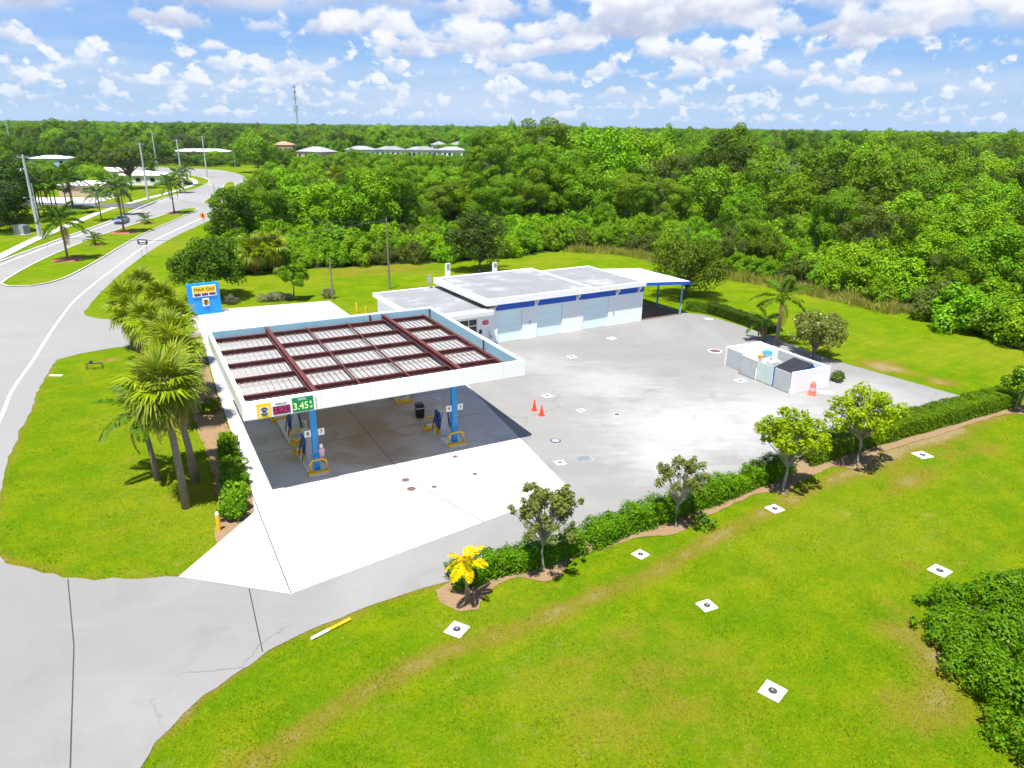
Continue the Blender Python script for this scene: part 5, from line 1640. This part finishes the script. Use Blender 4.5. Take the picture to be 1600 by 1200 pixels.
for x, y in ug:
    s_ = rf.uniform(.65, 1.1)
    fp_.append((x, y, -0.1))
    fs_.append((s_, s_, s_ * rf.uniform(.8, 1.25)))
    fk_.append(5)
me = bpy.data.meshes.new('far_woodland')
me.vertices.add(len(fp_))
me.vertices.foreach_set('co', np.array(fp_, np.float32).ravel())
a1 = me.attributes.new('tree_scale', 'FLOAT_VECTOR', 'POINT')
a1.data.foreach_set('vector', np.array(fs_, np.float32).ravel())
a2 = me.attributes.new('tree_kind', 'INT', 'POINT')
a2.data.foreach_set('value', np.array(fk_, np.int32))
a3 = me.attributes.new('tree_turn', 'FLOAT', 'POINT')
a3.data.foreach_set('value', rf.uniform(0, 6.28, len(fp_)).astype(np.float32))
fw = tag(link('far_woodland', me), 'unbroken far woodland and treed suburbs reaching to the horizon', 'woodland', None, 'stuff')
ng = bpy.data.node_groups.new('woodland_scatter', 'GeometryNodeTree')
ng.interface.new_socket('Geometry', in_out='INPUT', socket_type='NodeSocketGeometry')
ng.interface.new_socket('Geometry', in_out='OUTPUT', socket_type='NodeSocketGeometry')
gi = ng.nodes.new('NodeGroupInput')
go = ng.nodes.new('NodeGroupOutput')
g2i = ng.nodes.new('GeometryNodeGeometryToInstance')
want = ['broadleaf', 'leafy', 'darktree', 'olive', 'pine', 'shrub']
for kd in reversed(want):
    src = next(ob for ob in sc.objects if ob.name.startswith('crown') and ob.data == PROTO[kd][0][0])
    oi = ng.nodes.new('GeometryNodeObjectInfo')
    oi.transform_space = 'ORIGINAL'
    oi.inputs['Object'].default_value = src
    ng.links.new(oi.outputs['Geometry'], g2i.inputs[0])
iop = ng.nodes.new('GeometryNodeInstanceOnPoints')
iop.inputs['Pick Instance'].default_value = True


def named(n_, typ):
    x = ng.nodes.new('GeometryNodeInputNamedAttribute')
    x.data_type = typ
    x.inputs['Name'].default_value = n_
    return x.outputs['Attribute']


ng.links.new(gi.outputs[0], iop.inputs['Points'])
ng.links.new(g2i.outputs[0], iop.inputs['Instance'])
ng.links.new(named('tree_kind', 'INT'), iop.inputs['Instance Index'])
cx_ = ng.nodes.new('ShaderNodeCombineXYZ')
ng.links.new(named('tree_turn', 'FLOAT'), cx_.inputs[2])
ng.links.new(cx_.outputs[0], iop.inputs['Rotation'])
ng.links.new(named('tree_scale', 'FLOAT_VECTOR'), iop.inputs['Scale'])
ng.links.new(iop.outputs[0], go.inputs[0])
fw.modifiers.new('scatter', 'NODES').node_group = ng

# ================================================================== LAWN BLADES (one mass)
rl = np.random.default_rng(71)
n = 420000
yy = 9 + 50 * rl.random(n) ** 1.5
xx = rl.uniform(-1, 1, n) * (yy * .78 + 3)
P2 = np.column_stack([xx, yy])
keep = np.ones(n, bool)
for pl_ in (SLAB, ASPH, MAIN, ENTRY, ml + up, bedl):
    keep &= ~inpoly(P2, pl_)
keep &= (rl.random(n) < .75) & ~((xx > 19) & (xx < 27.5) & (yy > 53) & (yy < 64))
P2 = P2[keep]
n = len(P2)
base = np.column_stack([P2, np.zeros(n)])
a = rl.uniform(0, 6.28, n)
w_ = rl.uniform(.012, .028, n)
hh = rl.uniform(.03, .095, n) * (0.6 + 0.6 * np.abs(np.sin(P2[:, 0] * .9) * np.sin(P2[:, 1] * .7 + P2[:, 0] * .3)))
sd = np.column_stack([np.cos(a), np.sin(a), np.zeros(n)]) * w_[:, None]
tip = base + np.column_stack([rl.normal(0, .04, n), rl.normal(0, .04, n), hh])
V = np.stack([base - sd, base + sd, tip], 1).reshape(-1, 3)
tag(link('lawn_grass', np_mesh('lawn_grass', V, np.arange(3 * n).reshape(n, 3), 'l_blade')), 'short bright green lawn grass around the station', 'grass', None, 'stuff')


# ================================================================== POLES, WIRES AND SIGNS
def upole(label, x, y, h, r0, mat, arms=1, group=None):
    u = thing('utility_pole', label, 'pole', (x, y, 0), R(20), group)
    MB().tube([(0, 0, -.1), (0, 0, h * .5), (0, 0, h)], [r0, r0 * .8, r0 * .6], 10).build('shaft', mat, u)
    for k in range(arms):
        z = h - .5 - k * 1.3
        MB().box(-.9, .9, -.06, .06, z, z + .12).build('crossarm', mat, u)
        for xx_ in (-.8, .8):
            MB().cyl(xx_, 0, z + .12, z + .34, .07, .05, 8).build('insulator', 'metal', u)
    return u


PG = 'tall concrete poles along the sidewalk'
PL = [(-87.1, 132.2, 14.4, 'tall concrete pole beside the grey utility cabinet'), (-98.9, 198.1, 15.0, 'tall dark concrete pole at the corner of the side street'), (-104.5, 232.5, 15.2, 'tall pale concrete pole on the lawn before the white house'),
      (-120.5, 290.4, 15.5, 'tall concrete pole with a street lamp arm at the road bend'), (-150.7, 313.4, 16.5, 'tall concrete pole far along the bend behind the white house')]
for i, (x, y, h, lab) in enumerate(PL):
    u = upole(lab, x, y, h, .30, 'polec', 1, PG)
    if i == 0:
        MB().tube([(.42, 0, 0), (.42, 0, 9.5)], .09, 8).build('conduit', 'metal', u)
    if i == 3:
        MB().tube([(0, 0, 9.2), (1.5, -.3, 9.8), (3.2, -.6, 9.9)], .07, 6).build('lamp_arm', 'metal', u)
        MB().box(3.1, 3.9, -.8, -.45, 9.78, 9.95).build('lamp_head', 'metal', u)
upole('weathered wooden pole behind the station roof', -16.0, 91.1, 9.1, .13, 'polew', 0)
upole('short leaning wooden post beside a pale bush', -21.9, 85.0, 5.1, .13, 'polew', 0)
upole('distant white pole standing above the suburb trees', -262, 390, 20, .3, 'polec', 2)
s_ = thing('lamp_post', 'thin grey lamp post on the verge by the orange sign', 'lamp post', (-57.7, 141.5, 0), R(180))
MB().tube([(0, 0, -.1), (0, 0, 9.0)], [.11, .07], 8).build('post', 'metal', s_)
MB().tube([(0, 0, 8.7), (1.4, 0, 9.1)], .05, 6).build('arm', 'metal', s_)
MB().box(1.3, 2.0, -.14, .14, 9.02, 9.16).build('lamp_head', 'metal', s_)
s_ = thing('lamp_post', 'thin grey lamp post far along the road bend', 'lamp post', (-128, 341, 0), R(200))
MB().tube([(0, 0, -.1), (0, 0, 11)], [.13, .08], 8).build('post', 'metal', s_)
MB().box(.0, 1.6, -.14, .14, 10.9, 11.05).build('lamp_head', 'metal', s_)


def wire(a, b, sag, label, r_=.022, group=None):
    a, b = Vector(a), Vector(b)
    c0 = (a + b) / 2
    pts_ = [a.lerp(b, k / 16) - Vector((0, 0, sag * 4 * (k / 16) * (1 - k / 16))) - c0 for k in range(17)]
    o_ = MB().tube(pts_, r_, 4).build('power_line', 'dark')
    o_.location = c0
    return tag(o_, label, 'wire', group)


WG = 'power lines strung between the concrete poles'
chain = [(-70, 70, 14.4)] + [(x, y, h) for x, y, h, _ in (PL[0], PL[1], PL[2], PL[3], PL[4])]
for (x0, y0, h0), (x1, y1, h1) in zip(chain[:-1], chain[1:]):
    for off, dz_ in ((-.8, -.2), (.8, -.2), (0, -3.6), (0, -4.4)):
        wire((x0 + off, y0, h0 + dz_), (x1 + off, y1, h1 + dz_), 1.2, 'dark power line strung along the tall concrete poles', .022, WG)
wire((-16.0, 91.1, 8.9), (-44, 90, 6.1), .8, 'service wire running from the wooden pole over the round tree', .02)
wire((-44, 90, 6.1), (-100, 100, 9.5), 1.4, 'service wire crossing the road above the median tip', .022)
wire((-16.0, 91.1, 8.6), (-60, 118, 10), 1.5, 'thin wire from the wooden pole into the trees by the road', .018)
s_ = thing('road_sign', 'small dark guide sign on two thin posts beside the road', 'road sign', (-58.2, 112.6, 0), R(-8))
MB().box(-.85, .85, -.03, .03, 1.95, 2.75).build('panel', pm('navy_sign', (0.01, 0.02, 0.06), .4), s_, .01)
MB().box(-.6, .6, -.045, -.032, 2.36, 2.56).build('stripe', 'white', s_)
MB().box(-.5, .5, -.045, -.032, 2.1, 2.2).build('stripe', 'white', s_)
for q in (-.5, .5):
    MB().box(q - .03, q + .03, .031, .08, 0, 2.6).build('post', 'metal', s_)
s_ = thing('warning_sign', 'orange diamond road works sign on a post', 'road sign', (-64.0, 149.5, 0), R(-8))
b_ = MB().add([(0, -.02, 1.3), (.75, -.02, 2.05), (0, -.02, 2.8), (-.75, -.02, 2.05), (0, .02, 1.3), (.75, .02, 2.05), (0, .02, 2.8), (-.75, .02, 2.05)], [(0, 1, 2, 3), (7, 6, 5, 4), (0, 4, 5, 1), (1, 5, 6, 2), (2, 6, 7, 3), (3, 7, 4, 0)]).build('panel', 'orange', s_)
MB().box(-.12, .12, -.03, -.022, 1.7, 2.4).build('symbol', 'ink', b_)
MB().box(-.04, .04, .021, .08, 0, 2.3).build('post', 'metal', s_)
s_ = thing('utility_cabinet', 'grey utility cabinet on the grass by the tall concrete pole', 'cabinet', (-92.2, 135.2, 0), R(-25))
MB().box(-1.6, 1.6, -.6, .6, 0, 1.75).build('housing', pm('cabinet_grey', (.16, .18, .22), .5), s_, .04)
MB().box(-1.75, 1.75, -.75, .75, -.02, .12).build('plinth', 'pad', s_)
for q in (-.8, .8):
    MB().box(q - .74, q + .74, -.63, -.602, .15, 1.65).build('door', 'metal', s_)

# ================================================================== HOUSES
def house(name, label, x, y, rz, w_, d_, h, wall, roof, pitch=.32, hip=True, windows=3, garage=False, over=.5, group=None):
    hs = thing(name, label, 'house', (x, y, 0), rz, group)
    MB().box(-w_ / 2, w_ / 2, -d_ / 2, d_ / 2, 0, h).build('wall', wall, hs)
    a, b = w_ / 2 + over, d_ / 2 + over
    rh = b * pitch
    ix = a - b if hip else a
    MB().add([(-a, -b, h + .003), (a, -b, h + .003), (a, b, h + .003), (-a, b, h + .003), (-ix, 0, h + rh), (ix, 0, h + rh), (-a, -b, h + .18), (a, -b, h + .18), (a, b, h + .18), (-a, b, h + .18)],
             [(0, 3, 2, 1), (0, 1, 7, 6), (1, 2, 8, 7), (2, 3, 9, 8), (3, 0, 6, 9), (6, 7, 5, 4), (7, 8, 5), (8, 9, 4, 5), (9, 6, 4)]).build('roof', roof, hs)
    for k in range(windows):
        u = -w_ / 2 + w_ * (k + .5) / windows
        if garage and k == windows - 1:
            gd = MB().box(u - 2.3, u + 2.3, -d_ / 2 - .06, -d_ / 2 - .003, 0, 2.3).build('garage_door', 'pumpgrey', hs)
            for j in range(4):
                MB().box(u - 2.2, u + 2.2, -d_ / 2 - .085, -d_ / 2 - .062, .05 + j * .56, .56 + j * .56).build('door_panel', 'pumpgrey', gd)
            continue
        wf = MB().box(u - .9, u + .9, -d_ / 2 - .07, -d_ / 2 - .003, h * .35, h * .8).build('window', 'white', hs)
        MB().box(u - .78, u + .78, -d_ / 2 - .09, -d_ / 2 - .072, h * .38, h * .77).build('pane', 'glass', wf)
    return hs


house('white_house', 'low white house with white roof behind the umbrella tree', -127.5, 254, R(8), 14, 10, 3.1, 'housewhite', 'roofwhite', .25)
house('white_house', 'pale blue-white house wing set further back beside the white house', -147, 271, R(8), 13, 9, 3.2, 'housewhite', 'roofwhite', .25)
house('tan_house', 'tan stucco house with grey garage door at the side street', -121.5, 212.5, R(4), 15, 9, 3.0, 'tan', 'roofwhite', .22, True, 3, True)
house('suburb_house', 'pale house half hidden in trees beyond the palms', -180, 262, R(15), 14, 10, 3.2, 'housewhite', 'roofwhite', .25)
house('suburb_house', 'white roofed house with teal wall among the suburb trees', -218, 352, R(10), 16, 10, 3.6, 'sky_blue', 'roofwhite', .25)
for i, (x, y, rz, w_, rf_) in enumerate([(-93, 453, 8, 17.5, 'shingle'), (-75.5, 456, 8, 18, 'roofgrey'), (-57, 459, 8, 18.5, 'roofgrey'), (-39, 462, 8, 17.5, 'shingle')]):
    house('apartment_block', ['grey roofed apartment block beside the shingled roof at one end of the far row', 'pale roofed apartment block adjoining the grey roof near the shingled building', 'pale roofed apartment block in the far row in front of the hipped roofs', 'grey roofed apartment block ending the far row on the open wood side'][i], x, y, R(rz), w_, 12, 6.0, 'housewhite', rf_, .32, True, 6)
for i, (x, y) in enumerate([(-70, 520), (-53, 526), (-40, 531)]):
    house('apartment_block', 'small pale hipped roof peeping up behind the far apartment row', x, y, R(8), 11, 10, 7.6, 'housewhite', 'roofgrey', .4, True, 3, group='small hipped roofs behind the apartment row')
house('apartment_block', 'brown-grey shingled roof in front of the apartment row', -114, 432, R(-30), 19, 13, 5.2, 'tan', 'shingle', .4, True, 4)
house('apartment_block', 'low white roofed building between the poles and the terracotta roof', -180, 432, R(5), 30, 11, 4.6, 'tan', 'roofwhite', .25, True, 5)
house('apartment_block', 'terracotta roofed building beyond the wood', -148, 482, R(5), 12, 10, 7.4, 'tan', 'terracotta', .4, True, 4)
house('apartment_block', 'distant long white roof far beyond the wood', -300, 1300, R(5), 44, 24, 10, 'white', 'roofwhite', .3, True, 6)

# ================================================================== CARS
def car(label, x, y, rz, paint):
    c_ = thing('car', label, 'car', (x, y, 0.014), rz)
    prof = [(-2.3, .30), (-2.28, .72), (-2.1, .95), (-1.55, 1.02), (1.05, 1.0), (1.9, .88), (2.25, .72), (2.32, .42), (2.25, .26), (-2.2, .24)]
    n_ = len(prof)
    W_ = .9
    vs = []
    for q, wf in ((-1, 1), (1, 1)):
        vs += [(px, q * (W_ - (.10 if pz > .9 else 0)), pz) for px, pz in prof]
    MB().add(vs, [tuple(range(n_)), tuple(range(2 * n_ - 1, n_ - 1, -1))] + [(i, (i + 1) % n_, n_ + (i + 1) % n_, n_ + i) for i in range(n_)]).build('body', paint, c_, .05)
    cb = MB().hexa([(-1.75, -.78, 1.0), (1.05, -.78, 1.0), (1.05, .78, 1.0), (-1.75, .78, 1.0)], [(-1.05, -.60, 1.45), (.25, -.60, 1.45), (.25, .60, 1.45), (-1.05, .60, 1.45)]).build('cabin', 'glass', c_, .03)
    MB().box(-1.02, .22, -.59, .59, 1.451, 1.49).build('roof', paint, c_, .02)
    for q in (-1, 1):
        MB().tube([(1.05, q * .78, 1.0), (.25, q * .61, 1.46)], .04, 5).tube([(-1.75, q * .78, 1.0), (-1.05, q * .61, 1.46)], .06, 5).tube([(-.35, q * .79, 1.0), (-.38, q * .61, 1.46)], .035, 5).build('pillar', paint, c_)
        MB().box(2.15, 2.30, min(q * .5, q * .82), max(q * .5, q * .82), .60, .76).build('headlight', 'lamp', c_, .02)
        MB().box(.75, .92, min(q * .85, q * 1.02), max(q * .85, q * 1.02), .98, 1.12).build('mirror', paint, c_)
        for fx in (-1.4, 1.42):
            t_ = MB()
            t_.cyl(0, 0, -.11, .11, .33, .33, 18)
            w0 = t_.build('wheel', 'tyre', c_)
            w0.location = (fx, q * .82, .33)
            w0.rotation_euler = (R(90), 0, 0)
            MB().cyl(0, 0, -.115, .115, .21, .21, 12).build('rim', 'metal', w0)
    MB().box(2.24, 2.335, -.55, .55, .36, .58).build('grille', 'black', c_)
    return c_


car('silver-blue saloon car driving on the road beside the median palm', -82.3, 152.2, math.atan2(-29, 5.4), 'carpaint')
car('dark car parked by the white house drive', -112.5, 252.5, R(10), 'cardark')

# ================================================================== TELECOM TOWER
tw = thing('cell_tower', 'tall thin telecom mast with clustered antennas on the horizon', 'tower', (-216, 752, 0))
tw.scale = (1, 1, .84)
MB().tube([(0, 0, 0), (0, 0, 35), (0, 0, 66)], [1.15, .85, .5], 12).build('mast', 'polec', tw)
for z in (39.5, 43, 52, 59, 64.5):
    rg = MB()
    for k in range(6):
        a = k * math.pi / 3 + z
        rr = 1.9 if z < 50 else 1.3
        rg.tube([(0, 0, z), (rr * math.cos(a), rr * math.sin(a), z)], .12, 4)
    pl_ = rg.build('platform', 'metal', tw)
    for k in range(6):
        a = k * math.pi / 3 + z
        rr = 1.9 if z < 50 else 1.3
        MB().box(rr * math.cos(a) - .25, rr * math.cos(a) + .25, rr * math.sin(a) - .25, rr * math.sin(a) + .25, z - 1.2, z + 1.4).build('antenna', 'metal', pl_)
tw2 = thing('radio_mast', 'tiny thin mast on the horizon far behind the wood', 'tower', (-12, 2600, 0))
MB().tube([(0, 0, 0), (0, 0, 52)], [1.2, .8], 6).build('mast', 'dark', tw2)
MB().tube([(-3, 0, 44), (3, 0, 44)], .5, 4).build('antenna_arm', 'dark', tw2)

# ================================================================== AIR
hz = MB().box(-9500, 9500, -700, 13500, -1.0, 70.0)
hm = bpy.data.materials.new('haze_air')
hm.use_nodes = True
hm.node_tree.nodes.clear()
pv = hm.node_tree.nodes.new('ShaderNodeVolumePrincipled')
pv.inputs['Color'].default_value = (0.50, 0.70, 1.0, 1)
pv.inputs['Density'].default_value = 0.00005
mo = hm.node_tree.nodes.new('ShaderNodeOutputMaterial')
hm.node_tree.links.new(pv.outputs[0], mo.inputs['Volume'])
hzo = hz.build('haze', hm)
tag(hzo, 'thin blue air haze lying over the whole scene', 'haze', None, 'stuff')
